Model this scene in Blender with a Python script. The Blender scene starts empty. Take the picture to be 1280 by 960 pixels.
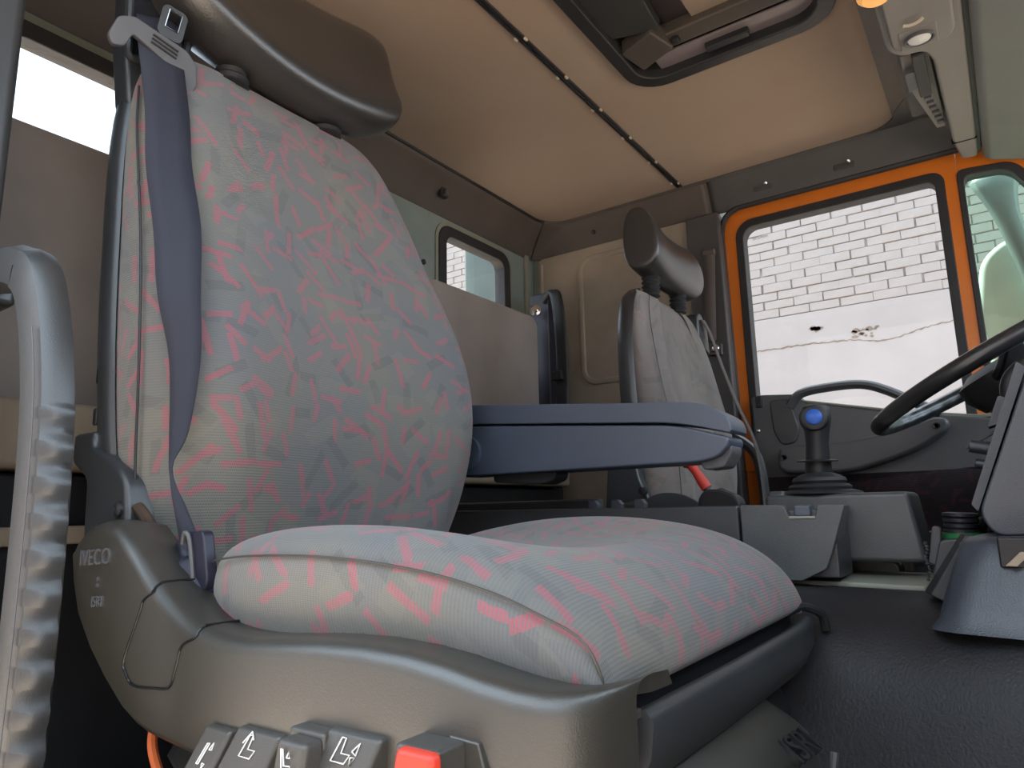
import bpy, bmesh, math, random
from mathutils import Vector, Matrix
random.seed(7)
sc = bpy.context.scene
C = sc.collection
PI = math.pi
ZO = 0.46            # height of the eye above the cab floor; builders below use eye-level heights

# ------------------------------------------------------------------ camera, sky, sun, exposure
YAW, PITCH, ROLL, FPX = math.radians(35.08), math.radians(10.39), math.radians(-1.23), 876.7
fw = Vector((-math.sin(YAW)*math.cos(PITCH), math.cos(YAW)*math.cos(PITCH), math.sin(PITCH)))
rt = Vector((math.cos(YAW), math.sin(YAW), 0)); up = rt.cross(fw)
r2 = rt*math.cos(ROLL) + up*math.sin(ROLL); u2 = -rt*math.sin(ROLL) + up*math.cos(ROLL)
cam_d = bpy.data.cameras.new('camera'); cam = bpy.data.objects.new('camera', cam_d); C.objects.link(cam)
cam.matrix_world = Matrix(((r2.x, u2.x, -fw.x, 0), (r2.y, u2.y, -fw.y, 0), (r2.z, u2.z, -fw.z, ZO), (0, 0, 0, 1)))
cam_d.sensor_fit = 'HORIZONTAL'; cam_d.sensor_width = 36; cam_d.lens = 36*FPX/1280; cam_d.clip_start = 0.02
sc.camera = cam
W = bpy.data.worlds.new('sky'); sc.world = W; W.use_nodes = True
bg = W.node_tree.nodes['Background']; bg.inputs[0].default_value = (0.70, 0.85, 1.0, 1); bg.inputs[1].default_value = 2.3
sun_d = bpy.data.lights.new('sun', 'SUN'); sun = bpy.data.objects.new('sun', sun_d); C.objects.link(sun)
sun_d.energy = 10.0; sun_d.angle = math.radians(2); sun_d.color = (1, .95, .87)
sun.rotation_euler = Vector((0.62, -0.12, -1.0)).to_track_quat('-Z', 'Y').to_euler()
sc.view_settings.view_transform = 'Standard'; sc.view_settings.look = 'None'
sc.view_settings.gamma = 1; sc.view_settings.use_curve_mapping = False
sc.view_settings.exposure = 0.78

# ------------------------------------------------------------------ materials
def nodes_of(name):
    m = bpy.data.materials.new(name); m.use_nodes = True
    nt = m.node_tree; return m, nt, nt.nodes, nt.links, nt.nodes['Principled BSDF']
def mat(name, col, rough=.5, metal=0, var=.12, vscale=8, bump=0, bscale=300, spec=.5, coat=0, sheen=0, col2=None, emit=None):
    m, nt, N, L, B = nodes_of(name)
    tc = N.new('ShaderNodeTexCoord')
    n1 = N.new('ShaderNodeTexNoise'); n1.inputs['Scale'].default_value = vscale; n1.inputs['Detail'].default_value = 5
    L.new(tc.outputs['Object'], n1.inputs['Vector'])
    rp = N.new('ShaderNodeValToRGB'); c2 = col2 or tuple(min(1, c*(1+var)) for c in col); c1 = col if col2 else tuple(c*(1-var) for c in col)
    rp.color_ramp.elements[0].position = .3; rp.color_ramp.elements[1].position = .7
    rp.color_ramp.elements[0].color = (*c1, 1); rp.color_ramp.elements[1].color = (*c2, 1)
    L.new(n1.outputs['Fac'], rp.inputs['Fac']); L.new(rp.outputs['Color'], B.inputs['Base Color'])
    B.inputs['Roughness'].default_value = rough; B.inputs['Metallic'].default_value = metal
    B.inputs['Specular IOR Level'].default_value = spec
    if coat: B.inputs['Coat Weight'].default_value = coat; B.inputs['Coat Roughness'].default_value = .3
    if sheen: B.inputs['Sheen Weight'].default_value = sheen
    if bump:
        n2 = N.new('ShaderNodeTexNoise'); n2.inputs['Scale'].default_value = bscale; n2.inputs['Detail'].default_value = 3
        L.new(tc.outputs['Object'], n2.inputs['Vector'])
        b = N.new('ShaderNodeBump'); b.inputs['Strength'].default_value = bump; b.inputs['Distance'].default_value = .001
        L.new(n2.outputs['Fac'], b.inputs['Height']); L.new(b.outputs['Normal'], B.inputs['Normal'])
    if emit: B.inputs['Emission Color'].default_value = (*emit[:3], 1); B.inputs['Emission Strength'].default_value = emit[3]
    return m
def math_n(N, L, op, a, b=None, c=None):
    n = N.new('ShaderNodeMath'); n.operation = op
    for i, x in enumerate((a, b, c)):
        if x is None: continue
        if isinstance(x, (int, float)): n.inputs[i].default_value = x
        else: L.new(x, n.inputs[i])
    return n.outputs[0]
def fabric(name, base1, base2, pink, amount=1.0, stripe=1.0):
    """woven seat cloth: ribbed grey with short random strokes; works in metres of the UV map"""
    m, nt, N, L, B = nodes_of(name)
    uv = N.new('ShaderNodeUVMap'); uv.uv_map = 'cloth'
    nw = N.new('ShaderNodeTexNoise'); nw.inputs['Scale'].default_value = 70; L.new(uv.outputs[0], nw.inputs['Vector'])
    wv = N.new('ShaderNodeVectorMath'); wv.operation = 'MULTIPLY_ADD'; wv.inputs[1].default_value = (.004, .004, 0)
    L.new(nw.outputs['Color'], wv.inputs[0]); L.new(uv.outputs[0], wv.inputs[2])
    def strokes(sc_, off, hl, hw, keep):
        mp = N.new('ShaderNodeMapping'); mp.inputs['Scale'].default_value = (sc_, sc_, 1); mp.inputs['Location'].default_value = (off, off*1.7, 0)
        L.new(wv.outputs[0], mp.inputs['Vector'])
        v = N.new('ShaderNodeTexVoronoi'); v.voronoi_dimensions = '2D'; v.inputs['Scale'].default_value = 1; v.inputs['Randomness'].default_value = .85
        L.new(mp.outputs[0], v.inputs['Vector'])
        d = N.new('ShaderNodeVectorMath'); d.operation = 'SUBTRACT'; L.new(mp.outputs[0], d.inputs[0]); L.new(v.outputs['Position'], d.inputs[1])
        sp = N.new('ShaderNodeSeparateColor'); L.new(v.outputs['Color'], sp.inputs[0])
        ro = N.new('ShaderNodeVectorRotate'); ro.rotation_type = 'Z_AXIS'; L.new(d.outputs[0], ro.inputs['Vector'])
        L.new(math_n(N, L, 'MULTIPLY', sp.outputs[0], PI), ro.inputs['Angle'])
        sx = N.new('ShaderNodeSeparateXYZ'); L.new(ro.outputs[0], sx.inputs[0])
        ax = math_n(N, L, 'ABSOLUTE', sx.outputs[0]); ay = math_n(N, L, 'ABSOLUTE', sx.outputs[1])
        a = math_n(N, L, 'LESS_THAN', ax, math_n(N, L, 'MULTIPLY_ADD', sp.outputs[2], hl*.6, hl*.6)); b = math_n(N, L, 'LESS_THAN', ay, hw)
        k = math_n(N, L, 'LESS_THAN', sp.outputs[1], keep)
        return math_n(N, L, 'MULTIPLY', math_n(N, L, 'MULTIPLY', a, b), k)
    s1 = strokes(25, 0.3, .52, .095, .82); s2 = strokes(23, 4.1, .52, .09, .6); s3 = strokes(19, 9.7, .5, .12, .7); s4 = strokes(17, 17.7, .5, .2, .5)
    pk = math_n(N, L, 'MAXIMUM', s1, s2)
    sep = N.new('ShaderNodeSeparateXYZ'); L.new(uv.outputs[0], sep.inputs[0])
    rib = math_n(N, L, 'SINE', math_n(N, L, 'MULTIPLY', sep.outputs[1], 2*PI/.0031))
    rib01 = math_n(N, L, 'MULTIPLY_ADD', rib, .5, .5)
    wear = N.new('ShaderNodeTexNoise'); wear.inputs['Scale'].default_value = 7; wear.inputs['Detail'].default_value = 2; L.new(uv.outputs[0], wear.inputs['Vector'])
    wear2 = math_n(N, L, 'MULTIPLY_ADD', wear.outputs['Fac'], .7, .45)
    pkm = math_n(N, L, 'MULTIPLY', math_n(N, L, 'MULTIPLY', pk, math_n(N, L, 'MULTIPLY_ADD', rib01, .75*stripe, 1-.6*stripe)), math_n(N, L, 'MULTIPLY', wear2, amount))
    big = N.new('ShaderNodeTexNoise'); big.inputs['Scale'].default_value = 5; big.inputs['Detail'].default_value = 2; L.new(uv.outputs[0], big.inputs['Vector'])
    def mix(f, a, b):
        x = N.new('ShaderNodeMix'); x.data_type = 'RGBA'; x.clamp_factor = True
        if isinstance(f, (int, float)): x.inputs[0].default_value = f
        else: L.new(f, x.inputs[0])
        for i, q in ((6, a), (7, b)):
            if isinstance(q, tuple): x.inputs[i].default_value = (*q, 1)
            else: L.new(q, x.inputs[i])
        return x.outputs[2]
    rp = N.new('ShaderNodeMapRange'); L.new(big.outputs['Fac'], rp.inputs[0]); rp.inputs[1].default_value = .35; rp.inputs[2].default_value = .65
    c = mix(rp.outputs[0], base1, base2)
    c = mix(math_n(N, L, 'MULTIPLY', s3, .32), c, tuple(q*.62 for q in base1))
    c = mix(math_n(N, L, 'MULTIPLY', math_n(N, L, 'MULTIPLY', s4, rib01), .38), c, (base2[0]*1.35, base2[1]*1.3, base2[2]*1.15))
    c = mix(math_n(N, L, 'MULTIPLY', rib01, .16), c, tuple(q*.45 for q in base1))
    c = mix(pkm, c, pink)
    L.new(c, B.inputs['Base Color']); B.inputs['Roughness'].default_value = .95; B.inputs['Specular IOR Level'].default_value = .15
    B.inputs['Sheen Weight'].default_value = .25; B.inputs['Sheen Roughness'].default_value = .5
    ribh = math_n(N, L, 'ADD', rib01, math_n(N, L, 'MULTIPLY', math_n(N, L, 'SINE', math_n(N, L, 'MULTIPLY', sep.outputs[0], 2*PI/.0016)), .3))
    b = N.new('ShaderNodeBump'); b.inputs['Strength'].default_value = .35; b.inputs['Distance'].default_value = .0006
    L.new(ribh, b.inputs['Height']); L.new(b.outputs['Normal'], B.inputs['Normal'])
    return m
def glass(name, tint, refl=.06):
    m = bpy.data.materials.new(name); m.use_nodes = True; nt = m.node_tree; N = nt.nodes; L = nt.links; N.clear()
    o = N.new('ShaderNodeOutputMaterial'); t = N.new('ShaderNodeBsdfTransparent'); g = N.new('ShaderNodeBsdfGlossy'); x = N.new('ShaderNodeMixShader')
    t.inputs[0].default_value = (*tint, 1); g.inputs['Roughness'].default_value = .02
    lw = N.new('ShaderNodeLayerWeight'); lw.inputs[0].default_value = .5
    fr5 = math_n(N, L, 'MULTIPLY_ADD', math_n(N, L, 'POWER', lw.outputs['Facing'], 5), .9, .035)
    L.new(fr5, x.inputs[0]); L.new(t.outputs[0], x.inputs[1]); L.new(g.outputs[0], x.inputs[2]); L.new(x.outputs[0], o.inputs[0])
    return m
M = dict(
    cloth=fabric('seat_cloth', (.158, .163, .168), (.198, .188, .158), (.36, .115, .14)),
    cloth2=fabric('driver_cloth', (.19, .17, .155), (.27, .235, .21), (.28, .15, .15), .4),
    doorcloth=fabric('door_carpet', (.018, .013, .014), (.03, .018, .02), (.10, .018, .04), .45),
    seatplastic=mat('seat_base_plastic', (.041, .038, .031), .36, bump=.2, bscale=900, var=.1, spec=1.0, coat=.25),
    shell=mat('seat_shell_plastic', (.036, .039, .043), .38, bump=.2, bscale=900, spec=.9),
    black=mat('black_plastic', (.022, .022, .024), .45, bump=.15, bscale=700),
    leather=mat('black_leatherette', (.033, .030, .027), .34, bump=.35, bscale=420, spec=1.0, coat=.2),
    belt=mat('belt_webbing', (.026, .028, .042), .75, bump=.4, bscale=700),
    belthw=mat('belt_guide_plastic', (.10, .10, .105), .5),
    steel=mat('bright_steel', (.55, .55, .56), .25, metal=1),
    armrest=mat('armrest_plastic', (.062, .078, .112), .42, bump=.25, bscale=900, spec=.9),
    button=mat('switch_plastic', (.062, .057, .05), .42, bump=.2, bscale=900, spec=.8),
    red=mat('red_plastic', (.72, .055, .03), .4, var=.05),
    white=mat('white_print', (.8, .8, .8), .6, var=.02),
    handle=mat('grab_handle_plastic', (.032, .033, .034), .38, bump=.2, bscale=900, spec=.9, coat=.2),
    headliner=mat('headliner_cloth', (.345, .245, .18), .95, var=.1, vscale=4, bump=.5, bscale=500, spec=.1, sheen=.2, col2=(.36, .275, .21)),
    trim=mat('roof_trim_plastic', (.105, .085, .075), .5, bump=.3, bscale=800),
    trim2=mat('door_header_plastic', (.085, .082, .080), .5, bump=.3, bscale=800),
    green=mat('grey_green_paint', (.25, .30, .275), .4, var=.08),
    greenlight=mat('pale_green_seal', (.27, .27, .21), .6),
    sidepanel=mat('beige_side_panel', (.40, .345, .275), .9, var=.15, vscale=6, bump=.4, bscale=400, spec=.2),
    bunk=mat('bunk_cloth', (.42, .365, .325), .95, var=.12, vscale=5, bump=.4, bscale=500, spec=.1, sheen=.2),
    mattress=mat('mattress_cloth', (.45, .36, .27), .95, var=.12, bump=.4, bscale=400, spec=.1),
    orange=mat('orange_paint', (.80, .21, .02), .3, var=.06, coat=.4),
    rubber=mat('black_rubber', (.03, .03, .032), .55),
    doorpanel=mat('door_panel_plastic', (.085, .087, .092), .42, bump=.3, bscale=800, spec=.9),
    mat=mat('floor_mat_rubber', (.015, .0145, .017), .5, var=.35, vscale=10, bump=.5, bscale=300, spec=.55),
    console=mat('console_plastic', (.042, .045, .050), .40, bump=.3, bscale=900, spec=.9),
    consolelt=mat('console_box_plastic', (.075, .083, .086), .42, bump=.35, bscale=900, var=.22, spec=.9),
    dash=mat('dashboard_plastic', (.042, .050, .066), .38, bump=.4, bscale=700, spec=1.0),
    overhead=mat('overhead_plastic', (.235, .22, .205), .5, bump=.35, bscale=900, var=.05),
    visor=mat('visor_plastic', (.23, .24, .22), .55, bump=.35, bscale=900, var=.06),
    mauve=mat('hatch_lining', (.24, .20, .205), .4, spec=.8),
    hatch=mat('hatch_dark_plastic', (.035, .037, .036), .5),
    hatchbrown=mat('hatch_brown_plastic', (.085, .072, .06), .45),
    amber=mat('amber_lens', (.9, .42, .12), .3, emit=(.9, .42, .12, .35)),
    chrome=mat('chrome', (.8, .8, .78), .15, metal=1),
    lens=mat('frosted_lens', (.75, .74, .70), .3),
    blue=mat('blue_button', (.03, .13, .55), .35, var=.05),
    clip=mat('cream_clip', (.62, .55, .42), .5),
    cap=mat('bottle_cap_plastic', (.025, .025, .03), .4),
    greenplastic=mat('green_plastic', (.03, .22, .07), .4),
    sage=mat('sage_metal_floor', (.33, .34, .27), .6, var=.12),
    navy=mat('navy_plastic', (.022, .022, .04), .4),
    wheel=mat('steering_rim_plastic', (.028, .029, .031), .28, spec=1.0, coat=.3),
    cable=mat('orange_cable', (.55, .12, .03), .5),
    brick=mat('white_painted_brick', (.37, .335, .315), .9, var=.08, vscale=9, bump=.8, bscale=60, spec=.1),
    mortar=mat('painted_mortar', (.29, .26, .24), .95, var=.38, vscale=14, spec=.1),
    plaster=mat('white_plaster', (.385, .352, .342), .9, var=.06, vscale=3, bump=.5, bscale=40, spec=.1),
    crack=mat('crack_dark', (.20, .155, .12), .95),
    ground=mat('yard_concrete', (.47, .38, .30), .95, var=.15, vscale=2),
    darkcloth=mat('strap_webbing', (.12, .098, .088), .8),
    mirrorwhite=mat('mirror_white', (.62, .68, .62), .4),
    mirrorgrey=mat('mirror_arm_grey', (.20, .23, .23), .4),
    glassclear=glass('clear_glass', (.93, .93, .93)),
    glassgreen=glass('green_glass', (.70, .83, .76)),
    container=mat('dark_green_container', (.10, .13, .12), .6),
    rust=mat('rusty_metal', (.06, .035, .02), .8, var=.3, vscale=40),
    display=mat('black_gloss', (.012, .013, .016), .2),
)

# ------------------------------------------------------------------ mesh builders
class MB:
    def __init__(s): s.v = []; s.f = []; s.uv = None
    def add(s, vs, fs):
        o = len(s.v); s.v += [Vector(p) for p in vs]; s.f += [tuple(i+o for i in f) for f in fs]; return s
    def box(s, a, b):
        x0, y0, z0 = a; x1, y1, z1 = b
        return s.add([(x0,y0,z0),(x1,y0,z0),(x1,y1,z0),(x0,y1,z0),(x0,y0,z1),(x1,y0,z1),(x1,y1,z1),(x0,y1,z1)],
                     [(3,2,1,0),(4,5,6,7),(0,1,5,4),(1,2,6,5),(2,3,7,6),(3,0,4,7)])
    def prism(s, poly, axis, a, b):
        """poly in the plane of the two other axes (xz for y, yz for x, xy for z)"""
        def P(p, t): return {'x': (t, p[0], p[1]), 'y': (p[0], t, p[1]), 'z': (p[0], p[1], t)}[axis]
        n = len(poly)
        area = sum(poly[i][0]*poly[(i+1)%n][1]-poly[(i+1)%n][0]*poly[i][1] for i in range(n))
        if area < 0: poly = poly[::-1]
        vs = [P(p, a) for p in poly] + [P(p, b) for p in poly]
        fs = [tuple(range(n))[::-1], tuple(range(n, 2*n))] + [(i, (i+1)%n, (i+1)%n+n, i+n) for i in range(n)]
        if (axis == 'y') != (b < a): fs = [f[::-1] for f in fs]
        return s.add(vs, fs)
    def grid(s, rows, closed=False, uv=False, uvo=(0, 0)):
        nr, nc = len(rows), len(rows[0]); o = len(s.v); s.v += [Vector(p) for r in rows for p in r]
        for i in range(nr-1):
            for j in range(nc if closed else nc-1):
                s.f.append((o+i*nc+j, o+i*nc+(j+1)%nc, o+(i+1)*nc+(j+1)%nc, o+(i+1)*nc+j))
        if uv:
            if s.uv is None: s.uv = {}
            mid = nc//2; V = [[Vector(p) for p in r] for r in rows]; vv = 0
            for i in range(nr):
                if i: vv += (V[i][mid]-V[i-1][mid]).length
                us = [0]
                for j in range(1, nc): us.append(us[-1]+(V[i][j]-V[i][j-1]).length)
                for j in range(nc): s.uv[o+i*nc+j] = (us[j]-us[mid]+uvo[0], vv+uvo[1])
        return s
    def rings(s, rings, cap0=True, cap1=True):
        o = len(s.v); n = len(rings[0]); s.grid(rings, closed=True)
        if cap0: s.f.append(tuple(range(o, o+n))[::-1])
        if cap1: e = o+(len(rings)-1)*n; s.f.append(tuple(range(e, e+n)))
        return s
    def tube(s, path, r, n=8, closed=False, flat=None):
        P = [Vector(p) for p in path]; m = len(P); R = []
        ref = None
        for i in range(m):
            if closed: t = P[(i+1) % m]-P[i-1]
            else: t = P[min(i+1, m-1)]-P[max(i-1, 0)]
            t.normalize()
            if ref is None:
                ref = Vector((0, 0, 1)) if abs(t.z) < .9 else Vector((1, 0, 0))
            a = (ref - t*ref.dot(t)).normalized(); b = t.cross(a); ref = a
            rr = r[i] if isinstance(r, (list, tuple)) else r
            R.append([P[i]+(a*math.cos(k*2*PI/n)+b*math.sin(k*2*PI/n)*(flat or 1))*rr for k in range(n)])
        if closed: R.append(R[0]); return s.rings(R, False, False)
        return s.rings(R)
    def lathe(s, prof, loc, axis=(0, 0, 1), n=24):
        q = Vector((0, 0, 1)).rotation_difference(Vector(axis).normalized()); loc = Vector(loc)
        R = [[loc+q@Vector((r*math.cos(2*PI*k/n), r*math.sin(2*PI*k/n), h)) for k in range(n)] for r, h in prof]
        return s.rings(R)
    def plate_hole(s, outer, hole, axis, a, b):
        """plate between two loops with the same number of points"""
        def P(p, t): return {'x': (t, p[0], p[1]), 'y': (p[0], t, p[1]), 'z': (p[0], p[1], t)}[axis]
        n = len(outer); o = len(s.v)
        for t in (a, b):
            s.v += [Vector(P(p, t)) for p in outer] + [Vector(P(p, t)) for p in hole]
        for i in range(n):
            j = (i+1) % n
            s.f += [(o+i, o+j, o+n+j, o+n+i), (o+2*n+j, o+2*n+i, o+3*n+i, o+3*n+j), (o+j, o+i, o+2*n+i, o+2*n+j), (o+n+i, o+n+j, o+3*n+j, o+3*n+i)]
        return s
    def xf(s, mtx): s.v = [mtx @ v for v in s.v]; return s
BASE = {}
def link(o, parent=None):
    C.objects.link(o)
    if parent is not None: o.parent = parent
    return o
def build(name, mb, material, parent=None, smooth=True, bevel=0, seg=2, sub=0, sharp=40, base=None, solid=0, recalc=True):
    me = bpy.data.meshes.new(name)
    if parent is not None: b = BASE[parent.name]
    else:
        if base is None:
            xs = [v.x for v in mb.v]; ys = [v.y for v in mb.v]
            base = ((min(xs)+max(xs))/2, (min(ys)+max(ys))/2, min(v.z for v in mb.v))
        b = Vector(base)
    me.from_pydata([tuple(v-b) for v in mb.v], [], mb.f)
    if mb.uv is not None:
        ul = me.uv_layers.new(name='cloth')
        for lp in me.loops: ul.data[lp.index].uv = mb.uv[lp.vertex_index]
    me.validate()
    if recalc:
        bm = bmesh.new(); bm.from_mesh(me); bmesh.ops.recalc_face_normals(bm, faces=bm.faces); bm.to_mesh(me); bm.free()
    me.update()
    for p in me.polygons: p.use_smooth = smooth
    if smooth and not bevel and not sub: me.set_sharp_from_angle(angle=math.radians(sharp))
    me.materials.append(M[material])
    o = bpy.data.objects.new(name, me); link(o, parent)
    if parent is None: o.location = b + Vector((0, 0, ZO))
    BASE[o.name] = b
    if solid:
        md = o.modifiers.new('solid', 'SOLIDIFY'); md.thickness = solid; md.offset = 0
    if bevel:
        md = o.modifiers.new('bevel', 'BEVEL'); md.width = bevel; md.segments = seg; md.limit_method = 'ANGLE'; md.angle_limit = math.radians(35); md.harden_normals = True
    if sub:
        md = o.modifiers.new('sub', 'SUBSURF'); md.levels = sub; md.render_levels = sub
    return o
def tag(o, label, cat, group=None):
    o['label'] = label; o['category'] = cat
    if group: o['group'] = group
    return o
def struct(o): o['kind'] = 'structure'; return o
def thing(name, label, cat, base, group=None):
    o = bpy.data.objects.new(name, None); link(o); o.empty_display_size = .05
    o.location = Vector(base)+Vector((0, 0, ZO)); BASE[o.name] = Vector(base)
    return tag(o, label, cat, group)
def text(name, s, size, origin, xdir, ydir, material, parent, ext=.0006):
    cu = bpy.data.curves.new(name, 'FONT'); cu.body = s; cu.size = size; cu.extrude = ext; cu.align_x = 'CENTER'; cu.align_y = 'CENTER'
    t = bpy.data.objects.new(name+'_tmp', cu); C.objects.link(t)
    bpy.context.view_layer.update()
    me = bpy.data.meshes.new_from_object(t.evaluated_get(bpy.context.evaluated_depsgraph_get()))
    bpy.data.objects.remove(t); bpy.data.curves.remove(cu)
    X = Vector(xdir).normalized(); Y = Vector(ydir); Y = (Y-X*Y.dot(X)).normalized(); Z = X.cross(Y)
    b = BASE[parent.name]; o0 = Vector(origin)-b
    for v in me.vertices: v.co = o0 + X*v.co.x + Y*v.co.y + Z*v.co.z
    me.materials.clear(); me.materials.append(M[material]); me.name = name
    o = bpy.data.objects.new(name, me); link(o, parent); BASE[o.name] = b
    return o
def lerp(a, b, t): return a+(b-a)*t
def interp(tab, x):
    if x <= tab[0][0]: return tab[0][1]
    for (x0, y0), (x1, y1) in zip(tab, tab[1:]):
        if x <= x1: return lerp(y0, y1, (x-x0)/(x1-x0))
    return tab[-1][1]
def sinterp(tab, x):
    """smooth (Catmull-Rom) table lookup"""
    n = len(tab)
    if x <= tab[0][0]: return tab[0][1]
    if x >= tab[-1][0]: return tab[-1][1]
    for i in range(n-1):
        x0, y0 = tab[i]; x1, y1 = tab[i+1]
        if x <= x1:
            m0 = (y1-tab[i-1][1])/(x1-tab[i-1][0]) if i else (y1-y0)/(x1-x0)
            m1 = (tab[i+2][1]-y0)/(tab[i+2][0]-x0) if i+2 < n else (y1-y0)/(x1-x0)
            h = x1-x0; t = (x-x0)/h
            return (2*t**3-3*t*t+1)*y0+(t**3-2*t*t+t)*h*m0+(-2*t**3+3*t*t)*y1+(t**3-t*t)*h*m1
def rrect(x0, x1, y0, y1, r, n=6):
    """counter-clockwise rounded rectangle; r one radius or four (x0y0, x1y0, x1y1, x0y1)"""
    rs = r if isinstance(r, (tuple, list)) else (r,)*4; P = []
    for (cx, cy, sx, sy, a0), q in zip(((x0, y0, 1, 1, PI), (x1, y0, -1, 1, 1.5*PI), (x1, y1, -1, -1, 0), (x0, y1, 1, -1, .5*PI)), rs):
        for k in range(n+1):
            a = a0+k*PI/2/n; P.append((cx+sx*q+q*math.cos(a), cy+sy*q+q*math.sin(a)))
    return P
def rpoly(pts, r, n=5):
    """polygon with rounded corners (r one radius or a list)"""
    P = []; m = len(pts)
    for i, p in enumerate(pts):
        p = Vector(p); a = Vector(pts[i-1])-p; b = Vector(pts[(i+1) % m])-p; q = r[i] if isinstance(r, (list, tuple)) else r
        q = min(q, a.length*.48, b.length*.48)
        if q < 1e-5: P.append(tuple(p)); continue
        A = p+a.normalized()*q; B = p+b.normalized()*q
        for k in range(n+1):
            t = k/n; P.append(tuple(A*(1-t)**2+p*2*t*(1-t)+B*t*t))
    return P
def spline(pts, n=6):
    P = [Vector(p) for p in pts]; out = []
    for i in range(len(P)-1):
        p0 = P[max(i-1, 0)]; p1 = P[i]; p2 = P[i+1]; p3 = P[min(i+2, len(P)-1)]
        for k in range(n):
            t = k/n
            out.append(.5*((2*p1)+(p2-p0)*t+(2*p0-5*p1+4*p2-p3)*t*t+(3*p1-p0-3*p2+p3)*t**3))
    out.append(P[-1]); return out

# ================================================================== THE CAB SHELL
XR, YF, ZC = -1.28, 1.97, .96          # rear wall, far side wall, headliner height
fl = struct(build('floor', MB().box((-1.34, .16, -.49), (1.0, 2.05, -.46)), 'black', smooth=False))
# rear wall with two window openings
def plate_two(): 
    mb = MB()
    w = [(.365, .677), (1.483, 1.795)]; zs = (.45, .822)
    ys = [.12, w[0][0]-.06, w[0][1]+.06, w[1][0]-.06, w[1][1]+.06, 2.02]
    def q(y0, y1, z0, z1): mb.box((XR-.03, y0, z0), (XR, y1, z1))
    q(.12, 2.02, -.46, zs[0]-.05); q(.12, 2.02, zs[1]+.035, 1.0)
    q(ys[0], ys[1], zs[0]-.05, zs[1]+.035); q(ys[2], ys[3], zs[0]-.05, zs[1]+.035); q(ys[4], ys[5], zs[0]-.05, zs[1]+.035)
    for a, b in w:
        hole = rrect(a, b, zs[0], zs[1], .035); out = []
        for (y, z) in hole:      # outer loop on the rectangle around
            cy, cz = (a+b)/2, (zs[0]+zs[1])/2; dy, dz = y-cy, z-cz
            k = min((b-a+.12)/2/abs(dy) if dy else 9, (((zs[1]+.035-cz) if dz > 0 else (cz-zs[0]+.05)))/abs(dz) if dz else 9)
            out.append((cy+dy*k, cz+dz*k))
        mb.plate_hole(out, hole, 'x', XR-.03, XR)
    return mb, w, zs
mb, RW, RZ = plate_two()
wr = struct(build('wall_rear', mb, 'green', smooth=False))
for i, (a, b) in enumerate(RW):
    wob = struct(build('window_%d' % (i+1), MB().plate_hole(rrect(a-.022, b+.022, RZ[0]-.02, RZ[1]+.02, .05), rrect(a+.012, b-.012, RZ[0]+.01, RZ[1]-.012, .03), 'x', XR-.034, XR+.008), 'rubber', bevel=.003))
    build('window_pane', MB().prism(rrect(a, b, RZ[0], RZ[1], .03), 'x', XR-.02, XR-.016), 'glassclear', wob)
    build('window_seal_edge', MB().plate_hole(rrect(a-.034, b+.034, RZ[0]-.03, RZ[1]+.031, .06), rrect(a-.02, b+.02, RZ[0]-.02, RZ[1]+.018, .05), 'x', XR-.001, XR+.004), 'greenlight', wob)
build('corner_flange', MB().box((XR, 1.905, .0), (XR+.012, 1.925, .87)), 'greenlight', wr, bevel=.003)
build('plug', MB().lathe([(.0, 0), (.008, 0), (.008, .004), (0, .005)], (XR, 1.40, .70), (1, 0, 0), 12), 'black', wr)
build('plug', MB().lathe([(.0, 0), (.006, 0), (.006, .004), (0, .005)], (XR, 1.875, .63), (1, 0, 0), 12), 'black', wr)
# far side wall behind the door
wl = struct(build('wall_left', MB().box((-1.32, YF, -.46), (-.615, YF+.06, 1.0)), 'green', smooth=False))
def bent(y): return y
pn = build('side_panel', MB().prism(rrect(-1.255, -.705, -.1, .862, .02), 'y', YF-.012, YF-.001), 'sidepanel', wl, bevel=.004)
ribp = [(x, YF-.014, z) for x, z in rrect(-1.088, -.77, .405, .82, .045)]
build('panel_rib', MB().tube(ribp, .010, 8, closed=True, flat=.6), 'sidepanel', pn)
build('panel_rib', MB().tube([(-1.24, YF-.012, z) for z in (.2, .5, .84)], .007, 8), 'sidepanel', pn)
# B-pillar trim beside the far door
bp = struct(build('trim_1', MB().prism(rpoly([(-.712, -.2), (-.60, -.2), (-.606, .4), (-.612, .860), (-.712, .860)], .01), 'y', YF-.03, YF+.03), 'trim2', bevel=.008))
# header trims: rear, corner and far side
def header(name, pts_fn, n, matl, cuts):
    pass
def hdr_path(): # plan path of the ceiling edge and the wall edge, from near-rear corner round to the front
    top, bot = [], []
    for y in (.2, .5, .8, 1.1, 1.4, 1.66): top.append((-1.19, y)); bot.append((XR, y))
    for k in range(0, 7):
        a = k/6*PI/2
        top.append((-1.19+.09-.09*math.cos(a)+0, 1.84+.09*math.sin(a))); bot.append((XR+.06-.06*math.cos(a), YF-.06+.06*math.sin(a)))
    for x in (-.95, -.8, -.628): top.append((x, 1.93)); bot.append((x, YF))
    return top, bot
def header_mesh(top, bot, zt=.962, zb=.866):
    rows = []
    for (tx, ty), (bx, by) in zip(top, bot):
        R = []
        for f, dz, dr in ((0, .012, -.004), (0, -.006, 0), (.25, -.020, 0), (.62, -.052, 0), (.9, -.085, .0), (1, -.096, .0), (1.06, -.098, .0)):
            R.append((lerp(tx, bx, f), lerp(ty, by, f), ZC+dz))
        rows.append(R)
    return MB().grid(rows)
tp, bt = hdr_path()
h1 = struct(build('trim_2', header_mesh(tp[:9], bt[:9]), 'trim', solid=.006, sub=1))
h2 = struct(build('trim_3', header_mesh(tp[8:], bt[8:]), 'trim', solid=.006, sub=1))
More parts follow.
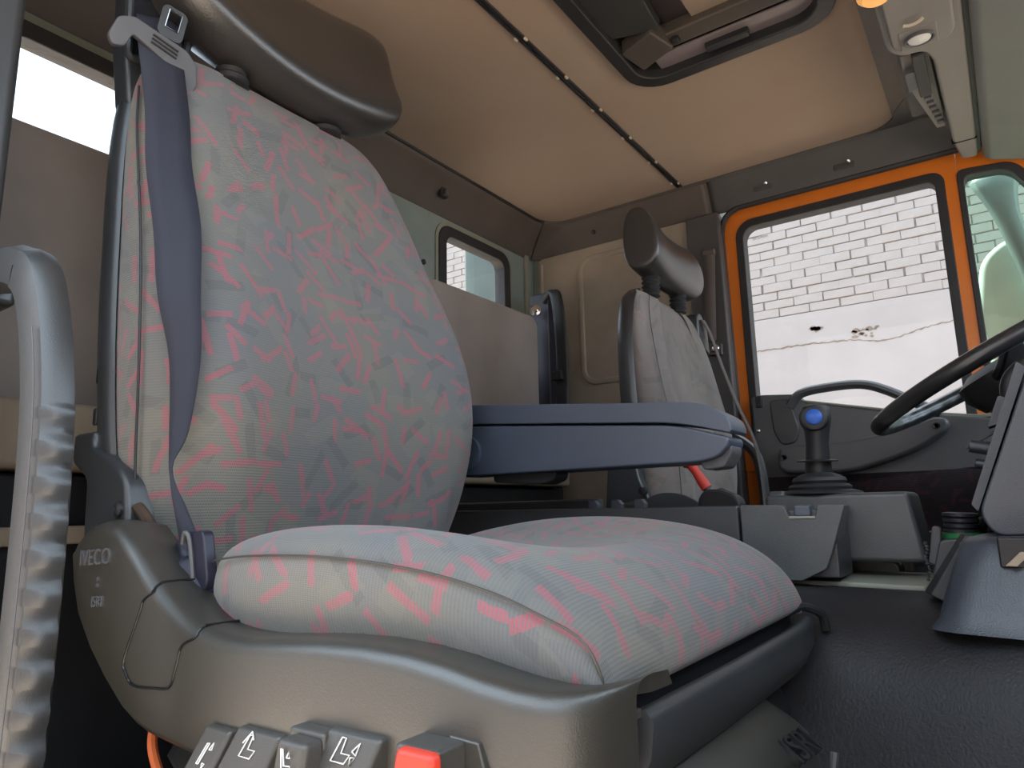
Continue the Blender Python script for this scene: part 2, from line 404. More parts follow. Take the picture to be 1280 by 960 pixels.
build('panel_gap', MB().tube([(lerp(tp[8][0], bt[8][0], f)+.003, lerp(tp[8][1], bt[8][1], f)-.001, ZC+dz-.001) for f, dz in ((0, -.003), (.25, -.022), (.62, -.054), (1, -.098))], .0012, 6), 'black', h1)
ht = [(x, 1.93) for x in (-.641, -.5, -.3, -.18, -.10, 0.0, .2)]; hb = [(x, YF) for x in (-.641, -.5, -.3, -.18, -.10, 0.0, .2)]
h3 = struct(build('trim_4', header_mesh(ht, hb), 'trim2', solid=.006, sub=1))
hn = struct(build('trim_5', header_mesh([(x, .235) for x in (-1.2, -.8, -.2, .3)], [(x, .195) for x in (-1.2, -.8, -.2, .3)]), 'trim2', solid=.006, sub=1))
build('edge_roll', MB().tube([(x, y, ZC-.002) for x, y in tp[:9]], .0055, 8), 'black', h1)
build('edge_roll', MB().tube([(x, y, ZC-.002) for x, y in tp[8:]], .0055, 8), 'trim', h2)
build('edge_roll', MB().tube([(x, 1.931, ZC-.002) for x in (-.64, -.3, -.21)], .0045, 8), 'trim2', h3)
# small fixings on the trim
hk = build('hook_recess_shade', MB().prism(rpoly([(1.418, .895), (1.452, .895), (1.449, .945), (1.421, .945)], .006), 'x', -1.243, -1.228), 'black', h1, bevel=.002)  # black plate, its colour stands in for shade behind the hook
build('hook', MB().prism(rpoly([(1.425, .897), (1.446, .897), (1.441, .915), (1.43, .915)], .004), 'x', -1.238, -1.219), 'trim', hk, bevel=.002)
for y, z in ((1.62, .89), (1.86, .895)):
    build('screw', MB().lathe([(0, 0), (.006, 0), (.005, .004), (0, .005)], (-1.262, y, z), (.8, 0, -.5), 10), 'black', h1)
build('screw', MB().lathe([(0, 0), (.008, 0), (.007, .004), (0, .005)], (-1.03, 1.952, .905), (0, -.85, -.4), 10), 'black', h2)
for x, z in ((-.478, .905), (-.262, .902)):
    s_ = build('screw', MB().lathe([(0, 0), (.006, 0), (.005, .004), (0, .005)], (x+.008, 1.947, z+.002), (0, -.85, -.4), 12), 'chrome', h3)
    build('embossed_pad', MB().prism(rrect(x-.03, x+.022, z-.012, z+.01, .005), 'y', 1.9515, 1.957), 'trim2', h3, bevel=.002)
# headliner with hatch opening: two cloth panels either side of the rail
ce = MB()
HX0, HX1, HY0, HY1 = -.595, -.165, .77, 1.392
hole = rrect(HX0, HX1, HY0, HY1, .075, 6)
outr = rrect(-.705, -.128, .22, 1.935, (.001, .001, .075, .001), 6)
ce.plate_hole(outr, hole, 'z', ZC, ZC+.02)
cl = struct(build('ceiling', ce, 'headliner', smooth=False))
build('headliner_panel', MB().prism(rrect(-1.20, -.722, .22, 1.94, (.001, .001, .001, .085), 8), 'z', ZC, ZC+.02), 'headliner', cl, smooth=False)
build('roof_skin', MB().plate_hole(rrect(-1.34, .55, .1, 2.06, .02), rrect(HX0-.02, HX1+.02, HY0-.02, HY1+.02, .08), 'z', 1.03, 1.05), 'green', cl, smooth=False)
build('front_roof_lining', MB().box((-.135, .2, .955), (.5, 1.96, .975)), 'trim', cl)
arc = [(-.128-.08+.08*math.cos(a), 1.93-.08+.08*math.sin(a)) for a in [k/8*PI/2 for k in range(9)]]
build('corner_trim', MB().prism(arc+[(-.128, 1.945), (-.10, 1.945), (-.10, 1.80)], 'z', ZC-.006, ZC+.002), 'trim2', cl)
# seam rail with clips
rl = tag(build('ceiling_rail', MB().box((-.722, .22, ZC-.004), (-.705, 1.92, ZC+.004)), 'black', bevel=.0015), 'black ceiling seam rail with small cream clips across the headliner', 'rail')
build('rail_ridge', MB().box((-.7155, .22, ZC-.0075), (-.7115, 1.91, ZC-.003)), 'display', rl, bevel=.001)
for k in range(8):
    y = 1.885-.162*k
    for dx in (-.0085, .0085):
        build('clip', MB().box((-.7135+dx-.0025, y-.006+dx*.6, ZC-.007), (-.7135+dx+.0025, y+.004+dx*.6, ZC-.002)), 'clip', rl, bevel=.0008)
# roof hatch
hs = thing('roof_hatch', 'open black framed roof hatch with folded blind in the ceiling', 'hatch', (-.38, 1.08, ZC-.02))
build('frame', MB().plate_hole(rrect(HX0-.004, HX1+.004, HY0-.004, HY1+.004, .078), rrect(HX0+.026, HX1-.03, HY0+.026, HY1-.028, .055), 'z', ZC-.012, ZC+.014), 'black', hs, bevel=.004, seg=3)
build('well', MB().plate_hole(rrect(HX0+.012, HX1-.012, HY0+.012, HY1-.012, .06), rrect(HX0+.02, HX1-.02, HY0+.02, HY1-.02, .056), 'z', ZC, ZC+.12), 'hatch', hs)
build('lid_lining', MB().box((HX0+.005, HY0+.005, ZC+.105), (HX1-.005, HY1-.005, ZC+.12)), 'mauve', hs)
build('blind_cloth', MB().box((-.42, .82, ZC+.030), (-.19, 1.27, ZC+.036)), 'headliner', hs)
build('cross_bar', MB().prism(rpoly([(1.262, ZC+.012), (1.302, ZC+.006), (1.312, ZC+.03), (1.266, ZC+.045)], .006), 'x', -.56, -.17), 'hatchbrown', hs, bevel=.003)
build('side_panel', MB().prism(rpoly([(-.572, .8), (-.44, .8), (-.475, 1.235), (-.572, 1.2)], .008), 'z', ZC+.004, ZC+.03), 'hatch', hs, bevel=.004)
lb = build('latch_box', MB().prism(rpoly([(-.572, 1.245), (-.49, 1.215), (-.47, 1.29), (-.555, 1.325)], .008), 'z', ZC-.006, ZC+.03), 'hatchbrown', hs, bevel=.006, seg=3)
build('latch_clip', MB().box((-.47, 1.272, ZC), (-.455, 1.29, ZC+.01)), 'black', lb, bevel=.002)
build('added_lining', MB().box((-.53, 1.316, ZC+.010), (-.185, 1.372, ZC+.016)), 'mauve', hs, bevel=.002)  # extra lining strip, added low so the hatch lining catches light
build('front_latch', MB().prism([(-.42, 1.352), (-.33, 1.352), (-.33, 1.334), (-.42, 1.334)], 'z', ZC-.004, ZC+.03), 'black', hs, bevel=.003)

# ------------------------------------------------------------------ far door
YD = 2.0
# window opening and quarter light in one orange frame
WX0, WX1, WZ0, WZ1 = -.575, -.052, .19, .825
dr = struct(thing('door_1', 'orange framed cab door with dark inner panel on the far side', 'door', (-.25, YD, -.46)))
fr = MB()
def strip(poly, a=YD-.01, b=YD+.035): fr.prism(poly, 'y', a, b)
fr.plate_hole(rrect(-.628, -.0195, .10, .873, (.004, .004, .004, .075)), rrect(WX0+.002, WX1-.002, WZ0+.004, WZ1+.002, (.02, .02, .03, .05)), 'y', YD-.01, YD+.035)
fr.plate_hole(rpoly([(-.019, .10), (.60, .10), (.135, .873), (-.019, .873)], [.004, .02, .03, .004]), rpoly([(-.018, .174), (.452, .174), (.094, .808), (-.018, .818)], [.01, .02, .03, .02]), 'y', YD-.0098, YD+.035)
strip([(-.628, -.4), (.5, -.4), (.56, .02), (.5, .11), (-.628, .11)], YD, YD+.034)
build('door_frame', fr, 'orange', dr, bevel=.006, seg=2)
# outer body aperture seal around the door
sealp = spline([(-.612, YD-.028, -.3), (-.612, YD-.028, .3), (-.618, YD-.028, .7), (-.61, YD-.028, .82), (-.575, YD-.028, .862), (-.5, YD-.028, .868), (-.2, YD-.028, .868), (.1, YD-.028, .868)], 5)
build('aperture_seal', MB().tube(sealp, .009, 8), 'rubber', dr)
# window gasket, panes
gk_out = rrect(WX0-.004, WX1+.004, WZ0, WZ1+.006, (.02, .02, .03, .05)); gk_in = rrect(WX0+.018, WX1-.018, WZ0+.01, WZ1-.018, (.02, .012, .02, .035))
build('window_gasket', MB().plate_hole(gk_out, gk_in, 'y', YD-.014, YD+.03), 'rubber', dr, bevel=.003)
build('window_pane', MB().prism(rrect(WX0+.01, WX1-.01, WZ0, WZ1-.008, .03), 'y', YD+.010, YD+.014), 'glassclear', dr)
qo = rpoly([(-.022, .17), (.46, .17), (.098, .812), (-.022, .822)], [.01, .02, .03, .02]); qi = rpoly([(-.008, .185), (.43, .185), (.083, .797), (-.008, .802)], [.01, .02, .03, .02])
build('quarter_gasket', MB().plate_hole(qo, qi, 'y', YD-.014, YD+.03), 'rubber', dr, bevel=.003)
build('quarter_pane', MB().prism(qi, 'y', YD+.010, YD+.014), 'glassgreen', dr)
text('glass_mark', 'SICURSIV', .011, (-.515, YD+.0095, .775), (1, 0, 0), (0, 0, 1), 'trim2', dr, .0002)
# inner panel
dp = build('inner_panel', MB().prism(rpoly([(-.562, .03), (-.562, .300), (-.53, .303), (-.44, .295), (-.425, .272), (-.222, .226), (-.02, .192), (.25, .18), (.25, .07), (-.06, .078)], [.01, .012, .01, .02, .02, .05, 0, 0, 0, 0]), 'y', 1.945, YD), 'doorpanel', dr, bevel=.006, seg=3)
build('pull_rail', MB().tube(spline([(-.46, 1.945, .262), (-.43, 1.94, .293), (-.36, 1.938, .302), (-.282, 1.938, .300), (-.226, 1.938, .278), (-.16, 1.94, .236), (-.12, 1.948, .212)], 6), .012, 10, flat=1.3), 'doorpanel', dp)
build('rail_lip', MB().tube([(-.428, 1.95, .2745), (-.36, 1.95, .2595), (-.23, 1.95, .2305)], .0035, 6), 'greenlight', dp)
build('recess_shade', MB().prism(rpoly([(-.513, .285), (-.46, .285), (-.44, .2), (-.452, .165), (-.49, .16), (-.508, .2)], .015), 'y', 1.9405, 1.95), 'console', dp, bevel=.004)  # slightly raised plate, darker colour stands in for shade in a hollow
build('hinge', MB().box((-.548, 1.937, .268), (-.532, 1.948, .30)), 'black', dp, bevel=.002)
build('screw', MB().lathe([(0, 0), (.006, 0), (.005, .003), (0, .004)], (-.548, 1.945, .205), (0, -1, 0), 12), 'chrome', dp)
ar = build('door_armrest', MB().prism(rpoly([(-.487, .152), (-.44, .155), (-.292, .160), (-.2, .18), (-.125, .2), (-.10, .19), (-.108, .165), (-.17, .125), (-.248, .098), (-.326, .079), (-.474, .084), (-.495, .10)], [.012, .0, .05, .03, .02, .02, .02, .04, .04, .04, .015, .015]), 'y', 1.895, 1.95), 'doorpanel', dp, bevel=.014, seg=4)
for x, z in ((-.475, .125), (-.128, .178)):
    build('armrest_screw', MB().lathe([(0, 0), (.008, 0), (.007, .002), (.004, .0), (0, 0)], (x, 1.895, z), (0, -1, 0), 12), 'black', ar)
lo = MB().grid([[(x, 1.948, z) for x in (-.56, -.3, 0, .25)] for z in (-.42, -.2, .0, .078)], uv=True)
build('lower_carpet', lo, 'doorcloth', dr, solid=.006)
build('window_ledge', MB().prism([(-.16, .200), (.1, .188), (.1, .2), (-.05, .203), (-.13, .216)], 'y', 1.95, 1.985), 'greenlight', dr, bevel=.002)
# ------------------------------------------------------------------ near side: pillar, sill; front: scuttle and windscreen pillars (mostly outside the view)
wn = struct(build('wall_right', MB().box((-1.34, .14, -.46), (-.815, .245, 1.0)), 'handle', bevel=.012, seg=3))
build('pillar_cover', MB().box((-.86, .15, -.3), (-.80, .252, .95)), 'handle', wn, bevel=.012, seg=3)
wf = struct(build('wall_front', MB().box((.55, .1, -.49), (.6, 2.06, .15)), 'black', smooth=False))
build('windscreen_top_rail', MB().box((.22, .1, .86), (.5, 2.06, .96)), 'black', wf)
build('windscreen_pillar', MB().prism([(.10, .87), (.17, .87), (.66, .1), (.58, .1)], 'y', .12, .18), 'orange', wf)
build('lower_dash', MB().prism(rpoly([(.16, -.02), (.14, .16), (.3, .22), (.56, .16), (.56, -.4), (.35, -.4)], .03), 'y', .22, 1.94), 'dash', wf, bevel=.01)

# ================================================================== PASSENGER SEAT (near)
ps = thing('passenger_seat', 'large suspension seat in grey and pink patterned cloth nearest the camera', 'seat', (-.5, .64, -.46))
# z, bolster x, seam x, shell x, near y, far y
BK = [(-.07, -.715, -.765, -.800, .405, .86), (-.02, -.703, -.757, -.805, .388, .885), (.05, -.690, -.755, -.815, .379, .912),
      (.15, -.678, -.755, -.828, .375, .928), (.25, -.700, -.765, -.840, .375, .925), (.32, -.722, -.777, -.846, .376, .905), (.378, -.742, -.790, -.852, .377, .885),
      (.390, -.749, -.794, -.853, .377, .881), (.402, -.750, -.797, -.855, .378, .877), (.47, -.772, -.815, -.862, .380, .857),
      (.535, -.796, -.833, -.868, .387, .838), (.58, -.812, -.845, -.872, .400, .818), (.607, -.824, -.852, -.875, .418, .790), (.620, -.840, -.860, -.876, .438, .765)]
def back_section(z, xb, xs, xh, yL, yR, dip=1.0):
    c = (yL+yR)/2
    h = [(xh, yL+.010), (lerp(xh, xs, .5), yL-.002), (xs, yL+.002), (lerp(xs, xb, .62), yL+.022), (xb, yL+.062), (xb-.003, yL+.105), (xb-.022*dip, c-.10), (xb-.028*dip, c-.045)]
    far = [(x, yL+yR-y) for x, y in h]
    return h+[(xb-.030*dip, c)]+far[::-1]
rows = []
for r in BK:
    dip = 1.0 if r[0] < .35 else max(.15, 1-(r[0]-.35)/.25)
    rows.append([(x, y, r[0]) for x, y in back_section(*r, dip)])
last = BK[-1]
rows.append([(lerp(x, last[3]-.004, .55), lerp(y, .6, .03), .627) for x, y, z in rows[-1]])
rows.append([(last[3]-.005, lerp(y, .6, .05), .622) for x, y, z in rows[-1]])
bk = build('backrest', MB().grid(rows, uv=True), 'cloth', ps, sub=2)
# side seams on the bolsters
build('seam', MB().tube(spline([(r[2]+.001, r[4]-.0005, r[0]) for r in BK[1:-3]], 4), .0014, 6), 'black', bk)
# shell behind the cloth
rows = []
for r in BK[1:] + [(.64, 0, 0, -.880, .455, .75)]:
    z, xb, xs, xh, yL, yR = r; d = .034; c = (yL+yR)/2
    rows.append([(xh+.014, yL+.003, z), (xh+.010, yL-.004, z), (xh-.008, yL-.006, z), (xh-d, yL+.003, z), (xh-d-.02, yL+.05, z), (xh-d-.03, c, z), (xh-d-.02, yR-.05, z), (xh-d, yR-.003, z), (xh-.008, yR+.006, z), (xh+.010, yR+.004, z), (xh+.014, yR-.003, z)])
sh = build('back_shell', MB().grid(rows), 'shell', ps, sub=1)
# hinge bracket at the foot of the back
hb_ = build('hinge_bracket', MB().prism(rpoly([(-.877, .10), (-.877, .066), (-.838, .045), (-.832, -.06), (-.742, -.06), (-.742, .006), (-.750, .04), (-.765, .054), (-.795, .068), (-.828, .082), (-.828, .10)], .008), 'y', .367, .40), 'shell', ps, bevel=.006, seg=3)
build('bolt', MB().lathe([(0, 0), (.008, 0), (.008, .003), (.004, .005), (0, .004)], (-.757, .367, .012), (0, -1, 0), 14), 'black', hb_)
build('rusty_hinge', MB().tube(spline([(-.742, .378, .014), (-.722, .38, -.002), (-.705, .385, -.03), (-.69, .39, -.06)], 4), .006, 8), 'rust', ps)
for zz in (.117, .165):
    build('cover_clip', MB().prism(rrect(-.846, -.838, zz-.010, zz+.010, .0039), 'y', .372, .3755), 'black', sh, bevel=.001)
# head restraint
def headrest(parent, prof, stations, yc, hw, material='leather', name='head_restraint', bulge=0):
    R = []
    cx = sum(p[0] for p in prof)/len(prof); cz = sum(p[1] for p in prof)/len(prof)
    for t, s, dz in stations:
        rz = bulge*(t-.25)**2
        R.append([(cx+(x-cx)*s, yc+t*hw, cz+(z-cz)*s+dz+(rz if i in (1, 2, 3) else rz*.4 if i in (0, 4) else 0)) for i, (x, z) in enumerate(prof)])
    return build(name, MB().rings(R), material, parent, sub=2)
hr = headrest(ps, [(-.875, .632), (-.815, .610), (-.772, .622), (-.760, .648), (-.785, .70), (-.803, .765), (-.816, .825), (-.862, .852), (-.905, .81), (-.905, .69)],
              [(-1, .55, .035), (-.985, .80, .028), (-.93, .93, .02), (-.75, 1.0, .010), (-.4, .97, -.004), (0, .93, -.012), (.4, .96, -.006), (.75, 1.0, .008), (.93, .93, .018), (.985, .80, .024), (1, .55, .028)], .598, .205, bulge=.012)
for y in (.515, .685):
    prof = []
    for k in range(9): prof.append((.024 if k % 2 == 0 else .0195, k*.0045))
    build('bellows', MB().lathe([(0, 0)]+prof+[(0, .036)], (-.838, y, .605), (.05, 0, 1), 20), 'rubber', ps)
# seat cushion: stations along x, profile across y
ZT = [(-.70, -.050), (-.66, -.034), (-.60, -.016), (-.53, -.007), (-.43, -.006), (-.34, -.016), (-.28, -.033), (-.24, -.056), (-.218, -.082), (-.212, -.100)]
YN = [(-.70, .48), (-.675, .45), (-.65, .418), (-.63, .395), (-.61, .379), (-.585, .368), (-.50, .362), (-.40, .362), (-.30, .366), (-.25, .374), (-.22, .385), (-.212, .392)]
xs_ = [-.70, -.675, -.64, -.60, -.55, -.50, -.45, -.40, -.35, -.31, -.28, -.255, -.235, -.222, -.2135]
rows = []
for x in xs_:
    zt = sinterp(ZT, x); yn = sinterp(YN, x); yf = .905-min(.05, (yn-.362))*1.1; c = (yn+yf)/2; zb = interp([(-.70, -.10), (-.5, -.098), (-.35, -.099), (-.22, -.118)], x)
    k = max(0.0, min(1, (zt-zb)/.09)); tt = min(1, max(0, (-.26-x)/.16)); dip = .036*tt*tt*(3-2*tt)
    h = [(yn+.012, zb), (yn, lerp(zb, zt, .32)), (yn+.001, lerp(zb, zt, .62)), (yn+.010, lerp(zb, zt, .86)), (yn+.034, zt-.002), (yn+.075, zt), (yn+.125, zt-dip*.55), (c-.07, zt-dip)]
    rows.append([(x, y, z) for y, z in h]+[(x, c, zt-dip*1.05)]+[(x, yn+yf-y, z) for y, z in h[::-1]])
zb = -.1195
rows.append([(-.2115, p[1], lerp(p[2], zb, .6)) for p in rows[-1]])
rows.append([(-.222, lerp(p[1], .635, .02), zb) for p in rows[-1]])
rows = [[(p[0], p[1], p[2]) for p in r] for r in rows]
cu = build('seat_cushion', MB().grid(rows, uv=True, uvo=(3, 3)), 'cloth', ps, sub=2)
sm = []
for x in [-.61+.02*i for i in range(20)]:
    if x > -.232: break
    zt = sinterp(ZT, x); yn = sinterp(YN, x); sm.append((x, yn+.0035, lerp(-.10, zt, .74)))
sm += [(-.226, .386, -.075), (-.217, .392, -.092), (-.2135, .396, -.112)]
build('piping', MB().tube(spline(sm, 3), .0010, 6), 'button', cu)
# base side cover, lofted along x with rounded top ridge
ZTOP = [(-.785, -.030), (-.775, -.018), (-.748, -.003), (-.72, .001), (-.70, .0), (-.685, -.006), (-.66, -.024), (-.63, -.046), (-.595, -.067), (-.565, -.081), (-.535, -.087), (-.50, -.089), (-.47, -.088), (-.42, -.084), (-.37, -.082), (-.32, -.084), (-.29, -.088), (-.26, -.095), (-.23, -.101), (-.205, -.103)]
ZBOT = [(-.785, -.036), (-.775, -.056), (-.745, -.098), (-.70, -.135), (-.66, -.160), (-.625, -.172), (-.58, -.177), (-.50, -.182), (-.40, -.185), (-.20, -.185)]
YO = [(-.785, .338), (-.76, .333), (-.70, .332), (-.30, .332), (-.265, .335), (-.24, .343), (-.22, .358), (-.207, .380), (-.203, .40), (-.202, .43)]
xs_ = [-.785, -.78, -.77, -.75, -.72, -.69, -.66, -.635, -.615, -.60, -.58, -.56, -.545, -.53, -.51, -.48, -.44, -.40, -.36, -.32, -.29, -.265, -.245, -.23, -.218, -.21, -.205, -.2025]
rows = []
for x in xs_:
    zt = sinterp(ZTOP, x); zb = sinterp(ZBOT, x); yo = sinterp(YO, x); r = min(.013, (zt-zb)*.45)
    sec = [(yo+.03, zb), (yo+.004, zb), (yo, zb+min(.006, (zt-zb)*.2))]
    sec += [(yo, lerp(zb, zt-r, .5)), (yo, zt-r)]
    for k in range(1, 5):
        a = k/4*PI/2; sec.append((yo+r-r*math.cos(a), zt-r+r*math.sin(a)))
    sec += [(yo+r+.012, zt+.0005), (yo+.05, zt-.002), (yo+.055, zt-.012)]
    rows.append([(x, y, z) for y, z in sec])
sc_ = build('base_cover', MB().grid(rows), 'seatplastic', ps, sharp=60, solid=.0)
def onface(x, z, off=.0006):
    return (x, sinterp(YO, x)-off, z)
def groove(path, parent, r=.0011): return build('panel_gap', MB().tube(path, r, 6), 'display', parent)
def ridge_wrap(x, zl):
    """points climbing the face and over the rounded ridge at x"""
    zt = sinterp(ZTOP, x); r = .013; yo = sinterp(YO, x)
    return [(x, yo+r-r*math.cos(a)-.0005*math.cos(a), zt-r+(r+.0005)*math.sin(a)) for a in (0, .4, .8, 1.2, PI/2)] + [(x, yo+.045, zt)]
g1 = [onface(-.632, -.0745), onface(-.640, -.09), onface(-.655, -.120), onface(-.651, -.130), onface(-.636, -.139), onface(-.60, -.137), onface(-.580, -.134), onface(-.573, -.122), onface(-.567, -.104)]
groove(spline(g1, 4), sc_)
groove(spline([onface(-.632, -.0745), onface(-.629, -.068)] + ridge_wrap(-.618, 0)[1:], 4), sc_)
groove(spline([onface(-.567, -.104), onface(-.562, -.0985)] + ridge_wrap(-.548, 0)[1:], 4), sc_)
text('embossed_name', 'IVECO', .021, (-.722, .3312, -.034), (1, 0, .06), (0, 0, 1), 'belthw', sc_, .0013)
text('embossed_mark', '>>', .009, (-.713, .3312, -.056), (0, 0, 1), (-1, 0, 0), 'belthw', sc_, .0013)
text('embossed_mark', 'ISRI', .014, (-.711, .3312, -.074), (1, 0, .06), (0, 0, 1), 'belthw', sc_, .0013)
# recessed tool flaps along the lower edge of the cover
for x0, x1, z in ((-.284, -.262, -.1255),):
    build('cover_flap', MB().prism([(x0, z), (x1, z-.001), (x1+.01, z-.03), (x0+.012, z-.03)], 'y', min(sinterp(YO, x0), sinterp(YO, x1))-.0004, .36), 'seatplastic', sc_, bevel=.0015)
# front rail of the base
rail = [(-.232, -.138), (-.212, -.1245), (-.204, -.1235), (-.199, -.130), (-.202, -.152), (-.212, -.172), (-.232, -.178)]
fr_ = build('front_rail', MB().prism(rail, 'x', 0, 1), 'black', None) if False else None
R = []
for y, dx, s in ((.428, 0, 1), (.60, .004, 1), (.80, .004, 1), (.872, -.002, 1), (.893, -.010, .9), (.902, -.022, .7)):
    R.append([(-.215+(x+.215)*s+dx, y, -.145+(z+.145)*s) for x, z in rail])
fr_ = build('front_rail', MB().rings(R), 'shell', ps, sharp=60)
build('rail_lever', MB().tube(spline([(-.226, .84, -.118), (-.214, .868, -.112), (-.198, .890, -.122), (-.196, .897, -.14)], 5), .005, 8), 'black', ps)
build('pan', MB().box((-.70, .39, -.18), (-.232, .89, -.122)), 'black', ps, bevel=.004)
build('corner_tab', MB().prism(rpoly([(-.235, -.121), (-.207, -.1225), (-.207, -.128), (-.235, -.128)], .002), 'y', .395, .43), 'seatplastic', ps, bevel=.002)
# belt stalk strap and buckle between cushion and cover
build('buckle_cover', MB().tube(spline([(-.655, .385, -.02), (-.640, .382, -.05), (-.615, .378, -.075), (-.59, .375, -.10)], 5), [.011]*4+[.017]*8+[.013]*4, 10), 'navy', ps)
bl = build('buckle_loop', MB().prism(rpoly([(-.645, -.012), (-.612, -.010), (-.600, -.055), (-.606, -.066), (-.616, -.062)], .006), 'y', .372, .384), 'navy', ps, bevel=.003)
build('buckle_wire', MB().tube(spline([(-.640, .370, -.022), (-.634, .368, -.012), (-.628, .370, -.02), (-.618, .37, -.06)], 4), .0022, 6), 'belthw', bl)
# control switches under the cover: slanted wedge housings
def wedge(x0, x1, zt, h, yb, yt, slant, back=.345):
    """face leans outward and to the left going down"""
    mb = MB()
    v = [(x0, yt, zt), (x1, yt, zt), (x1-slant, yb, zt-h), (x0-slant, yb, zt-h)]
    w = [(x0, back, zt), (x1, back, zt), (x1, back, zt-h), (x0, back, zt-h)]
    return mb.add(v+w, [(3, 2, 1, 0), (4, 5, 6, 7), (0, 1, 5, 4), (1, 2, 6, 5), (2, 3, 7, 6), (3, 0, 4, 7)])
def marks(parent, o, ex, ez, lines):
    mb = MB(); o = Vector(o); ex = Vector(ex); ez = Vector(ez)
    for ln in lines: mb.tube([o+ex*u+ez*v for u, v in ln], .00055, 5)
    return build('white_symbol', mb, 'white', parent)
SEATI = [[(-.9, 1.6), (-1.1, -.8), (.9, -.8), (1.2, .1), (-.1, .1), (-.3, 1.6), (-.9, 1.6)]]
BT = [(-.517, -.485, -.152), (-.477, -.428, -.147), (-.412, -.377, -.136), (-.380, -.331, -.134), (-.304, -.271, -.131)]
for i, (x0, x1, z) in enumerate(BT):
    yt, yb = .326, .300; h = .06; sl = .016
    if i == 2: yt, yb = .320, .318
    if i == 4: yt, yb, z = .309, .306, -.1265
    s = build('switch_housing', wedge(x0, x1, z, h, yb, yt, sl if i not in (2, 4) else .0, .345 if i < 4 else .334), 'button', ps, bevel=.003, seg=3)
    ez = Vector((sl, yt-yb, h)).normalized(); ex = Vector((1, 0, 0))
    tm = (.27, .19, .2, .19, .2)[i]; o = Vector(((x0+x1)/2-sl*tm, lerp(yt, yb, tm)-.0008, z-h*tm))
    if i == 0: marks(s, o, ex*.004, ez*.006, [[(-.7, -1.2), (-.4, 1.2), (.2, 1.3), (-.1, -1.2), (-.7, -1.2)], [(.9, .6), (1.3, 1.4), (1.7, .6), (.9, .6)], [(.9, -1.0), (1.3, -1.6), (1.6, -1.0), (.9, -1.0)]])
    if i == 1: marks(s, o, ex*.006, ez*.006, SEATI+[[(-1.5, .6), (-.8, 2.0), (.1, 1.2)]])
    if i == 3: marks(s, o-ex*.002, ex*.006, ez*.006, SEATI+[[(1.3, .5), (1.9, 1.4), (2.0, .2), (1.3, .5)], [(1.4, -.1), (1.7, -.8), (2.0, 0), (1.4, -.1)]])
    if i == 2:
        rk = build('rocker', wedge(x0+.006, x1+.000, z-.003, .05, .298, .306, .0, .322), 'button', s, bevel=.004, seg=3)
        marks(rk, ((x0+x1)/2+.003, .3020, z-.017), (.005, 0, 0), (0, .001, .006), [[(-1.2, 1.6), (-.4, -.8), (1.2, -.8), (1.0, .2), (-.2, .1), (-.9, 1.6)], [(.1, .9), (.4, 1.5), (.7, .9), (.1, .9)]])
    if i == 4:
        build('red_rocker', wedge(x0+.010, x1+.005, z+.0015, .045, .293, .299, .004, .308), 'red', s, bevel=.004, seg=3)
# seat belt carried by the seat: shoulder hood, webbing, guide and tongue
hd = build('belt_hood', MB().prism(rpoly([(.384, .515), (.374, .60), (.371, .70), (.388, .745), (.45, .760), (.474, .70), (.462, .63), (.43, .56), (.405, .52)], [.012, .0, .02, .03, .03, .03, .03, .0, .012]), 'x', -.888, -.852), 'shell', ps, bevel=.012, seg=4)
build('hood_slot_shade', MB().prism(rpoly([(.380, .585), (.378, .675), (.40, .705), (.44, .715), (.456, .68), (.446, .62)], .012), 'x', -.8535, -.8505), 'display', hd, bevel=.001)  # black inset paints the shade inside the hood opening
build('hood_rim', MB().tube([(-.849, y, z) for y, z in rpoly([(.378, .575), (.374, .68), (.398, .712), (.443, .722), (.461, .685), (.45, .61)], .014)], .005, 8, closed=True), 'shell', hd)
# webbing: left and right edges
BW = [((-.845, .382, .640), (-.845, .436, .66)), ((-.829, .379, .593), (-.822, .434, .594)), ((-.812, .386, .50), (-.806, .440, .505)), ((-.795, .384, .418), (-.780, .433, .428)), ((-.770, .386, .330), (-.748, .431, .340)),
      ((-.748, .385, .246), (-.724, .422, .250)), ((-.738, .398, .173), (-.718, .423, .175)), ((-.725, .397, .085), (-.712, .4105, .093)), ((-.712, .392, .053), (-.709, .3935, .053)),
      ((-.702, .391, .024), (-.694, .404, .010)), ((-.690, .3925, -.008), (-.676, .406, -.016)), ((-.676, .392, -.040), (-.664, .404, -.040)), ((-.665, .390, -.075), (-.652, .402, -.075))]
BF = (.992, .985, .966, .955, .95, .95, .952, .955, .955, .96, .97, .985, 1)
ed = [spline([Vector(b[k])*f for b, f in zip(BW, BF)], 5) for k in (0, 1)]
rows = [[a, a.lerp(b, .33), a.lerp(b, .67), b] for a, b in zip(*ed)]
wb = build('belt_webbing', MB().grid(rows), 'belt', ps, solid=.0016)
